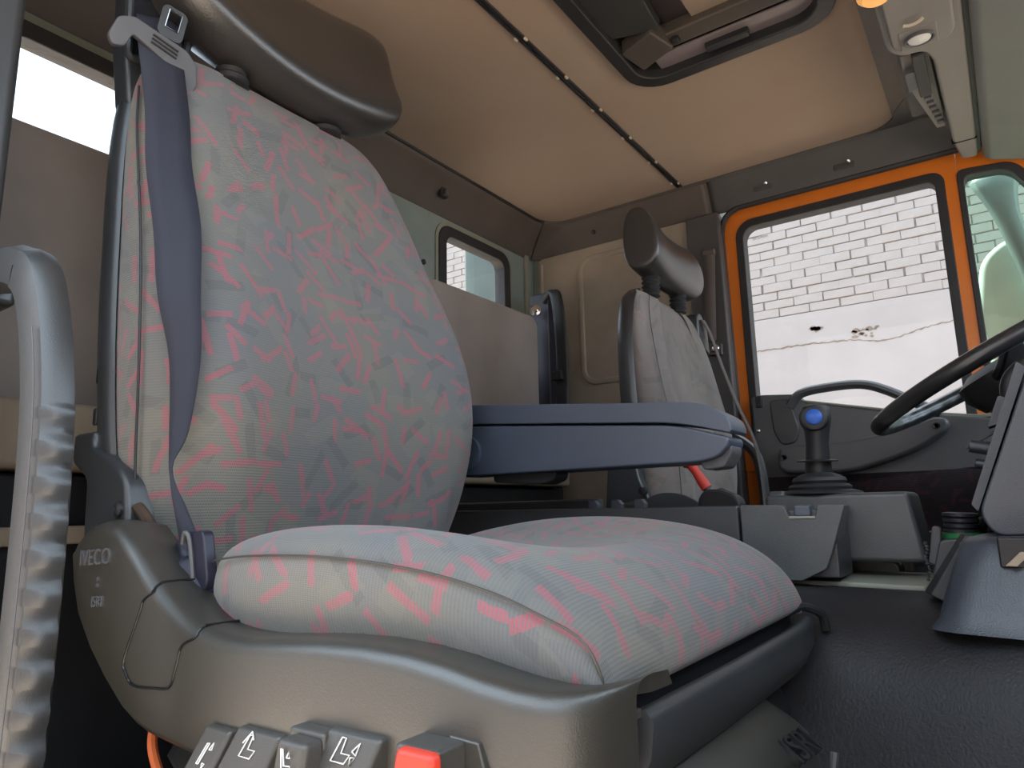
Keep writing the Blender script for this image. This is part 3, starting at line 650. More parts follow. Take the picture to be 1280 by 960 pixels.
# guide: slanted bracket across the webbing
gd = thing if False else None
gX = Vector((.012, .094, -.012)).normalized(); gZ = Vector((.16, .10, .98)); gZ = (gZ-gX*gZ.dot(gX)).normalized(); gN = gX.cross(gZ); 
if gN.x < 0: gN = -gN
g0 = Vector((-.818, .398, .583))
def gp(pts, d0, d1, n_name, material, parent, bev):
    mb = MB(); n = len(pts); P = [g0+gX*u+gZ*v+gN*d0 for u, v in pts]+[g0+gX*u+gZ*v+gN*d1 for u, v in pts]
    mb.add(P, [tuple(range(n))[::-1], tuple(range(n, 2*n))]+[(i, (i+1) % n, (i+1) % n+n, i+n) for i in range(n)])
    return build(n_name, mb, material, parent, bevel=bev, seg=3)
gdo = gp(rpoly([(-.057, -.016), (-.052, .012), (-.036, .022), (.030, .016), (.046, .004), (.052, -.022), (.046, -.040), (.036, -.040), (.033, -.020), (-.032, .0), (-.037, -.020), (-.050, -.026)], .005), .004, .013, 'belt_guide', 'belthw', ps, .002)
gt = MB(); 
tg = MB(); out_ = rrect(-.009, .022, .020, .062, .008); inn_ = rrect(-.001, .015, .032, .056, .002)
n = len(out_); P = []
for d in (.006, .009):
    P += [g0+gX*u+gZ*v+gN*d for u, v in out_]+[g0+gX*u+gZ*v+gN*d for u, v in inn_]
F = []
for i in range(n):
    j = (i+1) % n; F += [(i, j, n+j, n+i), (2*n+j, 2*n+i, 3*n+i, 3*n+j), (j, i, 2*n+i, 2*n+j), (n+i, n+j, 3*n+j, 3*n+i)]
tg.add(P, F); build('tongue', tg, 'shell', gdo)
build('tongue_edge', MB().tube([g0+gX*u+gZ*v+gN*.0095 for u, v in ((-.001, .033), (-.001, .057), (.015, .057), (.015, .033))], .0009, 6, closed=True), 'steel', gdo)
for k in range(3):
    build('grip_rib', MB().tube([g0+gX*(-.012)+gZ*(.012-.005*k)+gN*.0135, g0+gX*.020+gZ*(.008-.005*k)+gN*.0135], .0015, 6), 'black', gdo)
# fold-down armrest on the far side of the seat
am = MB()
upper = rpoly([(-.78, .186), (-.352, .146), (-.332, .140), (-.300, .120), (-.297, .098), (-.372, .119), (-.78, .153)], [.01, .03, .02, .012, .006, .05, 0], 4)
lower = rpoly([(-.78, .150), (-.372, .116), (-.303, .094), (-.303, .084), (-.318, .068), (-.345, .062), (-.78, .062)], [0, .05, .006, .01, .015, .02, .01], 4)
aml = build('armrest', MB().prism(upper, 'y', .93, 1.0), 'armrest', ps, bevel=.005, seg=3)
build('armrest_underside', MB().prism(lower, 'y', .932, .998), 'armrest', aml, bevel=.004, seg=3)
build('tilt_wheel', MB().prism(rpoly([(-.35, .066), (-.305, .086), (-.303, .075), (-.316, .054), (-.345, .052)], .005), 'y', .945, .99), 'belthw', aml, bevel=.003)
build('armrest_pivot', MB().lathe([(0, 0), (.03, 0), (.03, .03), (0, .03)], (-.75, .925, .10), (0, 1, 0), 20), 'armrest', aml)
build('stop_pad', MB().prism(rpoly([(-.71, .066), (-.585, .064), (-.588, .05), (-.61, .043), (-.71, .05)], .008), 'y', .95, .99), 'black', aml, bevel=.003)
# suspension under the seat
build('pedestal', MB().box((-.66, .44, -.46), (-.27, .84, -.18)), 'black', ps, bevel=.01)
bl_ = MB()
R = []
for k in range(9):
    o = .012 if k % 2 else 0; z = -.19-.03*k
    R.append([(x, y, z) for x, y in rrect(-.70-o, -.24+o, .40-o, .88+o, .05, 3)])
build('suspension_bellows', MB().rings(R), 'black', ps, sharp=30)
# front bellows cover with embossed maker's name
fc = build('front_cover', MB().grid([[(-.232, y, -.165) for y in (.43, .52, .60, .67, .70)], [(-.205, y, -.178+dz) for y, dz in ((.43, -.015), (.52, -.006), (.60, 0), (.67, 0), (.71, -.006))], [(-.178, y, -.196+dz) for y, dz in ((.44, -.02), (.52, -.01), (.60, 0), (.67, 0), (.715, -.004))], [(-.166, y, -.225) for y in (.45, .52, .60, .67, .705)], [(-.166, y, -.30) for y in (.45, .52, .60, .67, .70)]]), 'seatplastic', ps, sub=2, solid=.006)
text('embossed_name', 'ISRI', .034, (-.172, .655, -.199), (.10, .9, .0), (-.8, 0, .55), 'black', fc, .003)
build('release_lever', MB().tube(spline([(-.196, .485, -.175), (-.188, .492, -.182), (-.186, .485, -.20), (-.19, .475, -.24)], 5), .004, 8), 'seatplastic', ps)
build('front_pull', MB().tube([(-.158, .71, -.215), (-.16, .70, -.24), (-.165, .69, -.28)], [.004, .0025, .0025], 8), 'belthw', ps)
build('air_cable', MB().tube(spline([(-.655, .365, -.155), (-.650, .36, -.175), (-.642, .355, -.195), (-.628, .355, -.215)], 5), .0042, 8), 'cable', ps)
for k in range(3):
    build('air_hose', MB().tube(spline([(-.95+.01*k, .40, -.46), (-.88, .42, -.40+.02*k), (-.80, .44, -.37+.015*k), (-.70, .46, -.36)], 5), .008, 8), 'rubber', ps)

# ================================================================== DRIVER SEAT (far)
ds = thing('driver_seat', 'worn grey driver seat beside the far door behind the console', 'seat', (-.6, 1.5, -.46))
BK2 = [(-.08, -.535, -.57, -.60, 1.30, 1.66), (.0, -.52, -.565, -.60, 1.285, 1.69), (.08, -.518, -.565, -.60, 1.28, 1.715), (.16, -.525, -.565, -.60, 1.275, 1.725),
       (.25, -.545, -.575, -.605, 1.275, 1.715), (.36, -.568, -.585, -.61, 1.285, 1.70), (.42, -.583, -.597, -.615, 1.31, 1.68), (.455, -.592, -.605, -.62, 1.335, 1.655), (.470, -.602, -.612, -.625, 1.36, 1.63)]
rows = [[(x, y, r[0]) for x, y in back_section(*r, .8 if r[0] < .36 else .3)] for r in BK2]
rows.append([(lerp(x, -.628, .6), y, .476) for x, y, z in rows[-1]])
rows.append([(-.63, y, .470) for x, y, z in rows[-1]])
build('backrest', MB().grid(rows, uv=True), 'cloth2', ds, sub=2)
build('seam', MB().tube(spline([(lerp(r[2], r[1], .75)+.003, r[4]+.032, r[0]) for r in BK2[1:-1]], 4), .0011, 6), 'button', ds)
rows = []
for z, xb, xs, xh, yL, yR in BK2+[(.485, 0, 0, -.632, 1.39, 1.60)]:
    c = (yL+yR)/2; d = .03
    rows.append([(xh+.012, yL+.003, z), (xh+.008, yL-.004, z), (xh-.008, yL-.005, z), (xh-d, yL+.006, z), (xh-d-.02, yL+.05, z), (xh-d-.025, c, z), (xh-d-.02, yR-.05, z), (xh-d, yR-.006, z), (xh-.008, yR+.005, z), (xh+.008, yR+.004, z), (xh+.012, yR-.003, z)])
build('back_shell', MB().grid(rows), 'shell', ds, sub=1)
hr2 = headrest(ds, [(-.628, .508), (-.60, .500), (-.566, .512), (-.556, .545), (-.562, .59), (-.578, .628), (-.60, .645), (-.628, .640), (-.640, .60), (-.640, .54)],
               [(-1, .86, .016), (-.997, .99, .015), (-.97, 1.05, .014), (-.78, 1.05, .010), (-.5, .95, -.004), (0, .94, -.008), (.45, .96, -.005), (.7, 1.0, -.002), (.93, .94, .0), (.985, .82, .0), (1, .55, .0)], 1.497, .148)
build('stitching', MB().tube(spline([(-.612, 1.3645, .52), (-.607, 1.3625, .57), (-.609, 1.3645, .63)], 5), .0014, 6), 'seatplastic', hr2)
for y, z in ((1.405, .465), (1.56, .462)):
    prof = []
    for k in range(11): prof.append((.021 if k % 2 == 0 else .0165, k*.0052))
    build('bellows', MB().lathe([(0, 0)]+prof+[(0, .054)], (-.605, y, z), (.05, 0, 1), 18), 'rubber', ds)
build('seat_cushion', MB().grid([[(x, y, z) for y, z in ((1.27, -.14), (1.262, -.09), (1.30, -.045), (1.5, -.06), (1.68, -.045), (1.72, -.09), (1.715, -.14))] for x in (-.60, -.45, -.30, -.17, -.14)], uv=True), 'cloth2', ds, sub=2)
build('hinge_bracket', MB().prism(rpoly([(-.645, .16), (-.60, .16), (-.585, .06), (-.565, .02), (-.55, -.02), (-.62, -.1), (-.66, .0)], .012), 'y', 1.25, 1.275), 'shell', ds, bevel=.005)
build('pivot_knob', MB().lathe([(0, 0), (.008, 0), (.007, .012), (0, .013)], (-.575, 1.25, .035), (0, -1, 0), 14), 'black', ds)
build('base_cover', MB().prism(rpoly([(-.66, .0), (-.6, .02), (-.53, -.0), (-.48, -.05), (-.15, -.08), (-.15, -.2), (-.62, -.2)], .02), 'y', 1.235, 1.27), 'seatplastic', ds, bevel=.01, seg=3)
build('pedestal', MB().box((-.60, 1.32, -.46), (-.22, 1.66, -.14)), 'black', ds, bevel=.01)
build('shoulder_hood', MB().prism(rpoly([(1.635, .40), (1.635, .472), (1.66, .482), (1.70, .45), (1.71, .38)], .012), 'x', -.64, -.585), 'shell', ds, bevel=.006, seg=3)
e1 = spline([(-.582, 1.645, .46), (-.572, 1.668, .43), (-.552, 1.685, .34), (-.530, 1.705, .25), (-.503, 1.730, .16), (-.495, 1.742, .06), (-.495, 1.742, -.06)], 5)
e2 = spline([(-.582, 1.675, .465), (-.574, 1.70, .43), (-.556, 1.725, .34), (-.536, 1.757, .25), (-.510, 1.782, .16), (-.500, 1.792, .06), (-.500, 1.792, -.06)], 5)
build('belt_webbing', MB().grid([[a, b] for a, b in zip(e1, e2)]), 'darkcloth', ds, solid=.002)
build('belt_buckle', MB().tube(spline([(-.60, 1.80, .19), (-.55, 1.80, .165), (-.515, 1.80, .12), (-.505, 1.80, .02), (-.505, 1.80, -.1)], 5), .013, 8), 'shell', ds)

# ================================================================== GRAB HANDLE (near pillar)
gh = thing('grab_handle', 'grey plastic grab handle with wavy finger grip at the near pillar', 'handle', (-.66, .25, -.3))
path = spline([(-.86, .262, .262), (-.80, .258, .250), (-.735, .252, .236), (-.69, .250, .212), (-.664, .250, .165), (-.645, .250, .10), (-.638, .250, .02), (-.637, .250, -.08), (-.640, .250, -.18), (-.645, .250, -.30)], 32)
R = []
for i, p in enumerate(path):
    t = (path[min(i+1, len(path)-1)]-path[max(i-1, 0)]).normalized()
    side = Vector((t.z, 0, -t.x))      # in the xz plane, outward (forward) side
    if side.x < 0: side = -side
    if abs(t.x) > .9: side = Vector((0, 0, 1)) if side.z >= 0 else side
    q = Vector((0, 1, 0)); w = .0225; th = .016
    wav = .0019*math.cos(2*PI*(p.z)/.0285) if p.z < .09 else 0
    sec = [(-w, -th*.4), (-w*.8, -th), (w*.1, -th*1.05), (w*.74, -th*.86), (w+wav, -th*.1), (w*.9+wav, th*.6), (w*.3, th), (-w*.7, th*.9), (-w, th*.4)]
    R.append([p+side*a+q*b for a, b in sec])
build('grip', MB().rings(R), 'handle', gh, sharp=50)
build('mould_line', MB().tube([p+Vector((.012, -.0176, 0)) for p in path[130::4]], .0006, 5), 'belthw', gh)
build('mount', MB().box((-.90, .24, .225), (-.84, .285, .285)), 'handle', gh, bevel=.008, seg=3)

# ================================================================== REAR BUNK, BELT REEL, STRAP
tag(build('folded_bunk', MB().prism(rrect(.27, 1.785, .165, .598, (.01, .01, .035, .02)), 'x', -1.19, -1.15), 'bunk', bevel=.008, seg=3), 'upright brown cloth covered bunk folded under the rear windows', 'bunk')
bm_ = thing('bunk_mattress', 'beige cloth bunk cushion lying along the rear wall', 'cushion', (-1.1, 1.05, .06))
build('pad', MB().box((-1.24, .27, .070), (-1.06, 1.80, .165)), 'mattress', bm_, bevel=.012, seg=3)
bb = thing('bunk_box', 'black storage box under the beige bunk cushion', 'box', (-1.1, 1.05, -.46))
build('body', MB().box((-1.26, .27, -.46), (-1.09, 1.81, .066)), 'black', bb, bevel=.005)
build('lid_edge', MB().box((-1.09, .3, -.03), (-1.07, .56, -.005)), 'mattress', bb, bevel=.003)
build('carry_handle', MB().box((-1.092, 1.2, -.1), (-1.08, 1.5, -.06)), 'rubber', bb, bevel=.003)
rt_ = thing('belt_reel_post', 'navy belt reel post with hanging black webbing beside the bunk panel', 'seat belt', (-1.17, 1.85, .0))
build('post', MB().box((-1.205, 1.825, .0), (-1.135, 1.88, .690)), 'navy', rt_, bevel=.004)
build('webbing', MB().grid([[(x+dx, 1.815-.01*math.sin(i), z) for dx in (0, .022, .044)] for i, (x, z) in enumerate(((-1.14, .685), (-1.118, .68), (-1.108, .62), (-1.106, .52), (-1.11, .42), (-1.115, .34), (-1.12, .2)))]), 'black', rt_, sub=2, solid=.012)
build('webbing_loop', MB().tube(spline([(-1.15, 1.82, .655), (-1.12, 1.815, .683), (-1.095, 1.815, .668), (-1.088, 1.815, .64)], 5), .008, 8), 'trim2', rt_)
build('buckle', MB().box((-1.118, 1.80, .395), (-1.08, 1.82, .425)), 'black', rt_, bevel=.004)
build('chrome_strip', MB().box((-1.137, 1.822, .0), (-1.134, 1.826, .685)), 'belthw', rt_)
build('bolt', MB().lathe([(0, 0), (.018, 0), (.018, .014), (.010, .016), (.009, .026), (0, .026)], (-1.165, 1.80, .625), (.4, -1, 0), 16), 'chrome', rt_)
st = thing('pillar_strap', 'dark webbing strap hanging on the pillar next to the orange door', 'strap', (-.675, 1.93, .47))
e = spline([(-.644, 1.934, .735), (-.645, 1.930, .68), (-.649, 1.926, .60), (-.652, 1.926, .54), (-.658, 1.934, .47)], 5)
build('webbing', MB().grid([[p+Vector((-.017, 0, 0)), p+Vector((.0, -.003, 0)), p+Vector((.017, 0, 0))] for p in e]), 'darkcloth', st, solid=.003)
build('strap_top', MB().box((-.662, 1.928, .728), (-.626, 1.942, .745)), 'darkcloth', st, bevel=.003)
ac = build('anchor_plate', MB().prism(rpoly([(-.664, .430), (-.625, .427), (-.625, .460), (-.660, .467)], .004), 'y', 1.925, 1.941), 'trim2', st, bevel=.002)
build('anchor_bolt', MB().lathe([(.004, .003), (.004, 0), (.009, 0), (.011, .004), (.009, .006), (.004, .005)], (-.642, 1.925, .447), (0, -1, 0), 16), 'chrome', ac)

# ================================================================== FLOOR MAT OVER THE ENGINE TUNNEL
prof = [(1.9, -.13), (1.5, -.125), (1.25, -.122), (1.10, -.121), (1.055, -.113), (1.025, -.1055), (.99, -.1045), (.955, -.109), (.915, -.126), (.885, -.155), (.862, -.20), (.84, -.26), (.81, -.32), (.76, -.375), (.68, -.42), (.55, -.445), (.35, -.452), (.2, -.452)]
rows = []
for i in range(29):
    x = -.92+i*.05
    row = []
    for y, z in prof:
        w = math.exp(-((y-.97)/.10)**2)
        dy = -.03*math.sin((x+.1)*9)*w*.35; dz = (.003*math.sin(x*31+1)+.004*math.sin(x*17+y*20))*w + .008*math.exp(-((y-.86)/.12)**2)*math.sin(x*11+y*14)
        if x > -.16: dy -= (x+.16)*.28*(1 if y < 1.05 else 0)
        row.append((x, y+dy, z+dz))
    rows.append(row)
tag(build('floor_mat', MB().grid(rows), 'mat', sub=2, solid=.006), 'dark grey moulded rubber mat draped over the engine tunnel', 'mat')
tag(build('tunnel_plate', MB().prism(rpoly([(-.30, 1.06), (-.20, 1.05), (-.102, 1.03), (-.102, 1.23), (-.30, 1.23)], .01), 'z', -.108, -.1005), 'sage', bevel=.003), 'pale sage metal plate showing beneath the joystick box', 'plate')

# ================================================================== CENTRE CONSOLE
cc = thing('console_tray', 'long black centre console tray beyond the patterned seat', 'console', (-.6, 1.1, -.11))
build('near_wall', MB().prism(rpoly([(-1.0, -.10), (-1.0, .006), (-.326, .003), (-.326, -.05), (-.326, -.10)], .004), 'y', 1.02, 1.035), 'console', cc, bevel=.003)
build('tray_floor', MB().box((-1.0, 1.03, -.10), (-.325, 1.21, -.03)), 'black', cc)
build('far_wall', MB().box((-1.0, 1.15, -.06), (-.62, 1.17, .022)), 'console', cc, bevel=.004)
build('top_ledge', MB().box((-.62, 1.035, -.02), (-.325, 1.21, -.006)), 'console', cc, bevel=.003)
for x in (-.566, -.523, -.481):
    build('clip_tab', MB().prism([(x-.018, -.01), (x+.018-.018, -.01), (x+.0, .010), (x-.006, .017), (x-.018, .017)], 'y', 1.045, 1.058), 'armrest', cc, bevel=.0015)
eb = thing('console_end_block', 'scuffed dark console end block with notched top edge', 'console', (-.25, 1.05, -.1))
blk = MB()
# tapered block with notch
def block(x0, x1, xb1, y0, y1, zb, zt):
    return MB().add([(x0, y0, zb), (xb1, y0, zb+.008), (xb1-.006, y1, zb+.02), (x0, y1, zb), (x0, y0, zt), (x1, y0, zt), (x1, y1, zt), (x0, y1, zt)], [(3, 2, 1, 0), (4, 5, 6, 7), (0, 1, 5, 4), (1, 2, 6, 5), (2, 3, 7, 6), (3, 0, 4, 7)])
body = MB().prism(rpoly([(-.322, .004), (-.262, .002), (-.256, -.014), (-.222, -.014), (-.218, .002), (-.184, .001), (-.205, -.06), (-.214, -.082), (-.246, -.0985), (-.322, -.0985)], .003), 'y', 1.018, 1.03)
build('front_face', body, 'consolelt', eb, bevel=.003)
build('right_face', MB().add([(-.184, 1.018, .001), (-.198, 1.13, .001), (-.215, 1.13, -.085), (-.214, 1.018, -.082), (-.19, 1.02, .001), (-.205, 1.13, .001), (-.222, 1.13, -.085), (-.218, 1.03, -.082)], [(0, 1, 2, 3), (7, 6, 5, 4), (0, 4, 5, 1), (1, 5, 6, 2), (2, 6, 7, 3), (3, 7, 4, 0)]), 'consolelt', eb, bevel=.002)
build('latch', MB().box((-.251, 1.024, -.014), (-.229, 1.05, .002)), 'armrest', eb, bevel=.003)
build('notch_lit_edge', MB().box((-.256, 1.016, -.0165), (-.222, 1.030, -.013)), 'sage', eb, bevel=.001)  # pale sage strip paints windscreen light along the notch
build('inner_block', MB().box((-.31, 1.031, -.095), (-.2, 1.12, -.004)), 'console', eb, bevel=.003)
jb = thing('joystick_box', 'grey plastic box carrying the joystick beside the console', 'box', (-.2, 1.19, -.08))
build('body', MB().add([(-.32, 1.135, -.080), (-.108, 1.135, -.080), (-.105, 1.24, -.080), (-.32, 1.24, -.080), (-.32, 1.135, .018), (-.122, 1.135, .018), (-.119, 1.24, .018), (-.32, 1.24, .018)], [(3, 2, 1, 0), (4, 5, 6, 7), (0, 1, 5, 4), (1, 2, 6, 5), (2, 3, 7, 6), (3, 0, 4, 7)]), 'consolelt', jb, bevel=.007, seg=3)
build('bulge', MB().box((-.318, 1.14, .010), (-.29, 1.235, .024)), 'consolelt', jb, bevel=.01, seg=3)
js = thing('joystick', 'black joystick with a round blue button on a rubber boot', 'joystick', (-.248, 1.19, .018))
JX, JY = -.248, 1.19
build('plinth', MB().lathe([(.062, 0), (.060, .003), (.05, .006), (.046, .007), (0, .007)], (JX, JY, .0185), n=32), 'black', js)
build('boot', MB().lathe([(.045, 0), (.047, .004), (.042, .008), (.037, .009), (.040, .013), (.038, .018), (.028, .023), (.017, .027), (0, .028)], (JX, JY, .0255), n=32), 'rubber', js)
build('stem', MB().lathe([(.0195, 0), (.0195, .019), (.018, .02), (.017, .047), (.0185, .065), (.0215, .08), (.0225, .094), (.0195, .106), (.0093, .110), (0, .111)], (JX, JY, .05), (.06, -.05, 1), 24), 'black', js)
build('collar', MB().lathe([(.019, 0), (.030, .0), (.031, .002), (.019, .004)], (JX, JY-.001, .069), (.03, -.06, 1), 28), 'black', js)
jd = Vector((.18, -.93, .10)).normalized()
hp = Vector((JX+.003, JY-.008, .135))
hd_ = build('knob', MB().lathe([(0, -.024), (.016, -.019), (.0215, -.006), (.0222, .008), (.0195, .018), (.0155, .020), (0, .020)], hp, jd, 28), 'black', js)
build('button', MB().lathe([(0, .018), (.0122, .018), (.0122, .0225), (.0102, .0242), (0, .0248)], hp, jd, 28), 'blue', hd_)
rv = thing('brake_lever', 'small red handled lever on a black quadrant on the console', 'lever', (-.42, 1.2, .0))
build('quadrant', MB().prism(rpoly([(-.445, -.005), (-.445, .018), (-.432, .032), (-.405, .032), (-.375, .018), (-.37, -.005)], .012), 'y', 1.18, 1.215), 'black', rv, bevel=.005, seg=3)
build('slot', MB().prism(rpoly([(-.415, .0325), (-.404, .034), (-.384, .024), (-.39, .018)], .003), 'y', 1.19, 1.205), 'belthw', rv, bevel=.001)
build('ferrule', MB().tube([(-.432, 1.2, .026), (-.437, 1.2, .040)], .0065, 12), 'black', rv)
build('red_grip', MB().lathe([(0, 0), (.009, 0), (.0095, .012), (.0075, .035), (.009, .048), (.014, .052), (.0145, .058), (.008, .064), (0, .065)], (-.434, 1.2, .034), (-.42, 0, .70), 18), 'red', rv)
rc = thing('recliner_cover_cap', 'dark dome cover at the foot of the driver seat behind the console', 'cover', (-.5, 1.235, -.02))
build('dome', MB().prism(rpoly([(-.60, -.02), (-.585, .006), (-.54, .030), (-.50, .030), (-.46, .014), (-.43, -.02)], .03), 'y', 1.222, 1.234), 'console', rc, bevel=.005)

# ================================================================== BOTTLE AND LOWER DASH
bo = thing('screw_cap_bottle', 'black ribbed screw cap with green ring on a chain beside the dash', 'filler cap', (-.062, 1.1, -.10))
build('neck_box', MB().prism(rpoly([(-.098, -.092), (-.085, -.046), (-.03, -.040), (-.02, -.092)], .006), 'y', 1.06, 1.15), 'console', bo, bevel=.004)
build('green_ring', MB().lathe([(0, 0), (.023, 0), (.023, .007), (0, .007)], (-.062, 1.1, -.045), n=24), 'greenplastic', bo)
cp = build('cap', MB().lathe([(0, 0), (.0205, 0), (.0205, .004), (.0185, .005), (.0205, .007), (.0205, .011), (.0185, .012), (.0205, .014), (.0205, .018), (.0185, .019), (.021, .021), (.021, .025), (.015, .026), (0, .0255)], (-.062, 1.1, -.038), (0.05, 0, 1), 28), 'cap', bo)
build('strap_tab', MB().prism(rpoly([(-.101, -.075), (-.092, -.028), (-.082, -.030), (-.088, -.08)], .004), 'y', 1.07, 1.082), 'belthw', bo, bevel=.002)
for k in range(12):
    build('chain_bead', MB().lathe([(0, -.0022), (.0022, -.001), (.0022, .001), (0, .0022)], (-.102+.0016*math.sin(k), 1.068, -.05-.0042*k), n=8), 'steel', bo)
build('hose', MB().tube(spline([(-.045, 1.13, -.05), (-.042, 1.135, -.03), (-.038, 1.14, -.025)], 4), .008, 8), 'rubber', bo)
lc = thing('lower_dash_console', 'blue grey moulded dash foot standing on the rubber mat', 'dashboard', (0, .9, -.12))
R = []
for z, dx, dy in ((-.128, -.012, -.010), (-.118, -.004, -.004), (-.105, 0, 0), (-.07, .012, .010), (-.042, .022, .016), (-.036, .030, .022)):
    R.append([(x, y, z) for x, y in rpoly([(-.080+dx, .87+dy), (.02, .845+dy), (.16, .845+dy), (.16, 1.05), (-.06+dx, 1.05)], [.035, .01, .01, .01, .03])])
build('body', MB().rings(R), 'dash', lc, sharp=50)
ow = build('pocket_shade', MB().box((-.020, .862, -.064), (.09, .90, -.0345)), 'display', lc, bevel=.002)  # solid black block, painted shade of the pocket opening
build('pocket_clip', MB().prism([(-.016, -.062), (-.006, -.062), (.008, -.048), (-.002, -.048)], 'y', .855, .862), 'mattress', ow, bevel=.001)
build('side_fin', MB().add([(-.056, .975, -.034), (-.099, .965, -.100), (-.090, .93, -.100), (-.050, .94, -.034), (-.046, .975, -.036), (-.088, .965, -.108), (-.076, .93, -.108), (-.040, .94, -.036)], [(0, 1, 2, 3), (7, 6, 5, 4), (0, 4, 5, 1), (1, 5, 6, 2), (2, 6, 7, 3), (3, 7, 4, 0)]), 'black', lc, bevel=.002)
bn = thing('dash_binnacle', 'leaning blue grey dash cheek with small control knobs at right edge', 'dashboard', (.05, 1.05, -.04))
build('cheek', MB().prism(rpoly([(-.034, -.012), (.030, .145), (.20, .30), (.24, -.03), (-.022, -.036)], [.012, .03, .03, .03, .012]), 'y', .93, 1.22), 'dash', bn, bevel=.010, seg=4)
build('rear_lip', MB().prism(rpoly([(-.042, -.002), (-.036, -.010), (.028, .150), (.020, .158)], .002), 'y', .975, 1.20), 'dash', bn, bevel=.003)
build('knob', MB().lathe([(0, 0), (.010, 0), (.009, .032), (0, .034)], (-.012, 1.19, .072), (-1, 0, .25), 16), 'dash', bn)
build('knob', MB().lathe([(0, 0), (.008, 0), (.007, .022), (0, .024)], (-.018, 1.20, .050), (-1, 0, .25), 16), 'dash', bn)
build('switch_paddle', MB().prism(rpoly([(-.020, .104), (-.006, .108), (.012, .140), (-.002, .148)], .004), 'y', 1.19, 1.23), 'dash', bn, bevel=.002)
build('stalk_clip', MB().tube([(-.05, 1.22, .078), (-.005, 1.22, .103)], .0018, 6), 'belthw', bn)

# ================================================================== STEERING WHEEL
sw = thing('steering_wheel', 'black steering wheel with finger grip rim in front of the far door', 'steering wheel', (-.003, 1.572, .0))
ca, cb = .4698, -.0431
n_ = Vector((-math.sin(ca), math.sin(cb), math.cos(ca))).normalized(); u_ = Vector((-math.cos(ca), 0, -math.sin(ca))); u_ = (u_-n_*u_.dot(n_)).normalized(); v_ = n_.cross(u_)
SC = Vector((-.003, 1.572, .253)); RR = .225
R = []
NT = 120
for i in range(NT+1):
    t = 2*PI*i/NT; rad = u_*math.cos(t)+v_*math.sin(t); wav = .0016*math.cos(t*34)
    R.append([SC+rad*RR+rad*(math.cos(a)*(.0155+(wav if math.cos(a) < 0 else 0)))+n_*(math.sin(a)*.0155) for a in [2*PI*k/12 for k in range(12)]])
build('rim', MB().rings(R, False, False), 'wheel', sw)
build('hub', MB().lathe([(0, -.07), (.06, -.07), (.075, -.04), (.075, -.015), (.05, .0), (0, .004)], SC, n_, 28), 'black', sw)
for t in (math.radians(a) for a in (98, 262)):
    if t in (): continue
    d = u_*math.cos(t)+v_*math.sin(t); s = n_.cross(d)
    build('spoke', MB().rings([[SC+d*r+s*(w*a)+n_*(dz+b*.008) for a, b in ((-1, -1), (1, -1), (1, 1), (-1, 1))] for r, w, dz in ((.05, .03, -.03), (.13, .022, -.02), (.218, .012, 0))]), 'black', sw, bevel=.004)
col = thing('steering_column', 'black steering column shroud with stalk switches below the wheel', 'steering column', (.05, 1.57, .0))
build('shroud', MB().tube([SC-n_*.073, SC-n_*.16+Vector((.01, 0, 0)), SC-n_*.30+Vector((.02, 0, 0))], [.06, .075, .085], 20), 'black', col)
build('instrument_pod', MB().rings([[(x, y, z) for x, z in rpoly([(.04, .06), (.0, .13), (.0, .19), (.05, .235), (.14, .25), (.16, .06)], .025, 4)] for y in (1.30, 1.34)]), 'black', col, bevel=.012, seg=3)
build('switch_block', MB().prism(rpoly([(.012, .15), (.030, .19), (.08, .19), (.08, .12), (.02, .12)], .006), 'y', 1.26, 1.30), 'console', col, bevel=.004)

# ================================================================== OVERHEAD SHELF AND VISOR
_b0 = build
def build(name, mb, *a, **k):
    mb.v = [v*.954 for v in mb.v]      # shelf hangs a little lower than first laid out
    return _b0(name, mb, *a, **k)
ov = thing('overhead_console', 'grey overhead shelf with oval lamp above the windscreen', 'overhead console', (0, 1.4, .86))
plan = rpoly([(-.100, .3), (-.100, 1.44), (-.078, 1.475), (-.040, 1.478), (-.028, 1.52), (-.018, 1.93), (-.006, 2.045), (.030, 2.045), (.030, .3)], [0, .03, .03, .02, .03, .02, .02, .01, 0])
build('shelf', MB().prism(plan, 'z', .868, .94), 'overhead', ov, bevel=.010, seg=4)
pad = build('lamp_pod', MB().prism(rpoly([(-.088, .9), (-.088, 1.425), (-.07, 1.447), (.006, 1.447), (.016, 1.42), (.016, .9)], .012), 'z', .860, .872), 'overhead', ov, bevel=.005, seg=3)
lp_ = build('lamp_plate', MB().prism(rpoly([(-.073, 1.377), (-.012, 1.377), (-.012, 1.44), (-.073, 1.44)], .003), 'z', .8585, .862), 'overhead', pad, bevel=.001)
el = [(-.0415+.026*math.cos(a)*.98, 1.408+.021*math.sin(a)) for a in [2*PI*k/28 for k in range(28)]]
el2 = [(-.0415+.022*math.cos(a), 1.408+.017*math.sin(a)) for a in [2*PI*k/28 for k in range(28)]]
build('lamp_bezel', MB().plate_hole(el, el2, 'z', .852, .860), 'belthw', pad, bevel=.001)
build('lamp_lens', MB().lathe([(.021, 0), (.019, -.004), (.010, -.007), (0, -.008)], (-.0415, 1.408, .858), n=24), 'lens', pad)
build('lamp_switch', MB().tube(spline([(-.062, 1.352, .856), (-.05, 1.352, .853), (-.038, 1.348, .852), (-.030, 1.344, .854)], 4), .003, 8), 'clip', pad)
build('amber_lamp', MB().lathe([(.03, .002), (.03, -.004), (.022, -.012), (0, -.014)], (-.090, 1.235, .862), n=20), 'amber', ov)
build('recess_back', MB().box((-.088, 1.476, .90), (-.02, 1.80, .955)), 'hatch', ov)
build('vent_body', MB().prism(rpoly([(-.082, 1.50), (-.032, 1.50), (-.026, 1.86), (-.045, 1.86), (-.082, 1.62)], .004), 'z', .885, .90), 'overhead', ov, bevel=.002)
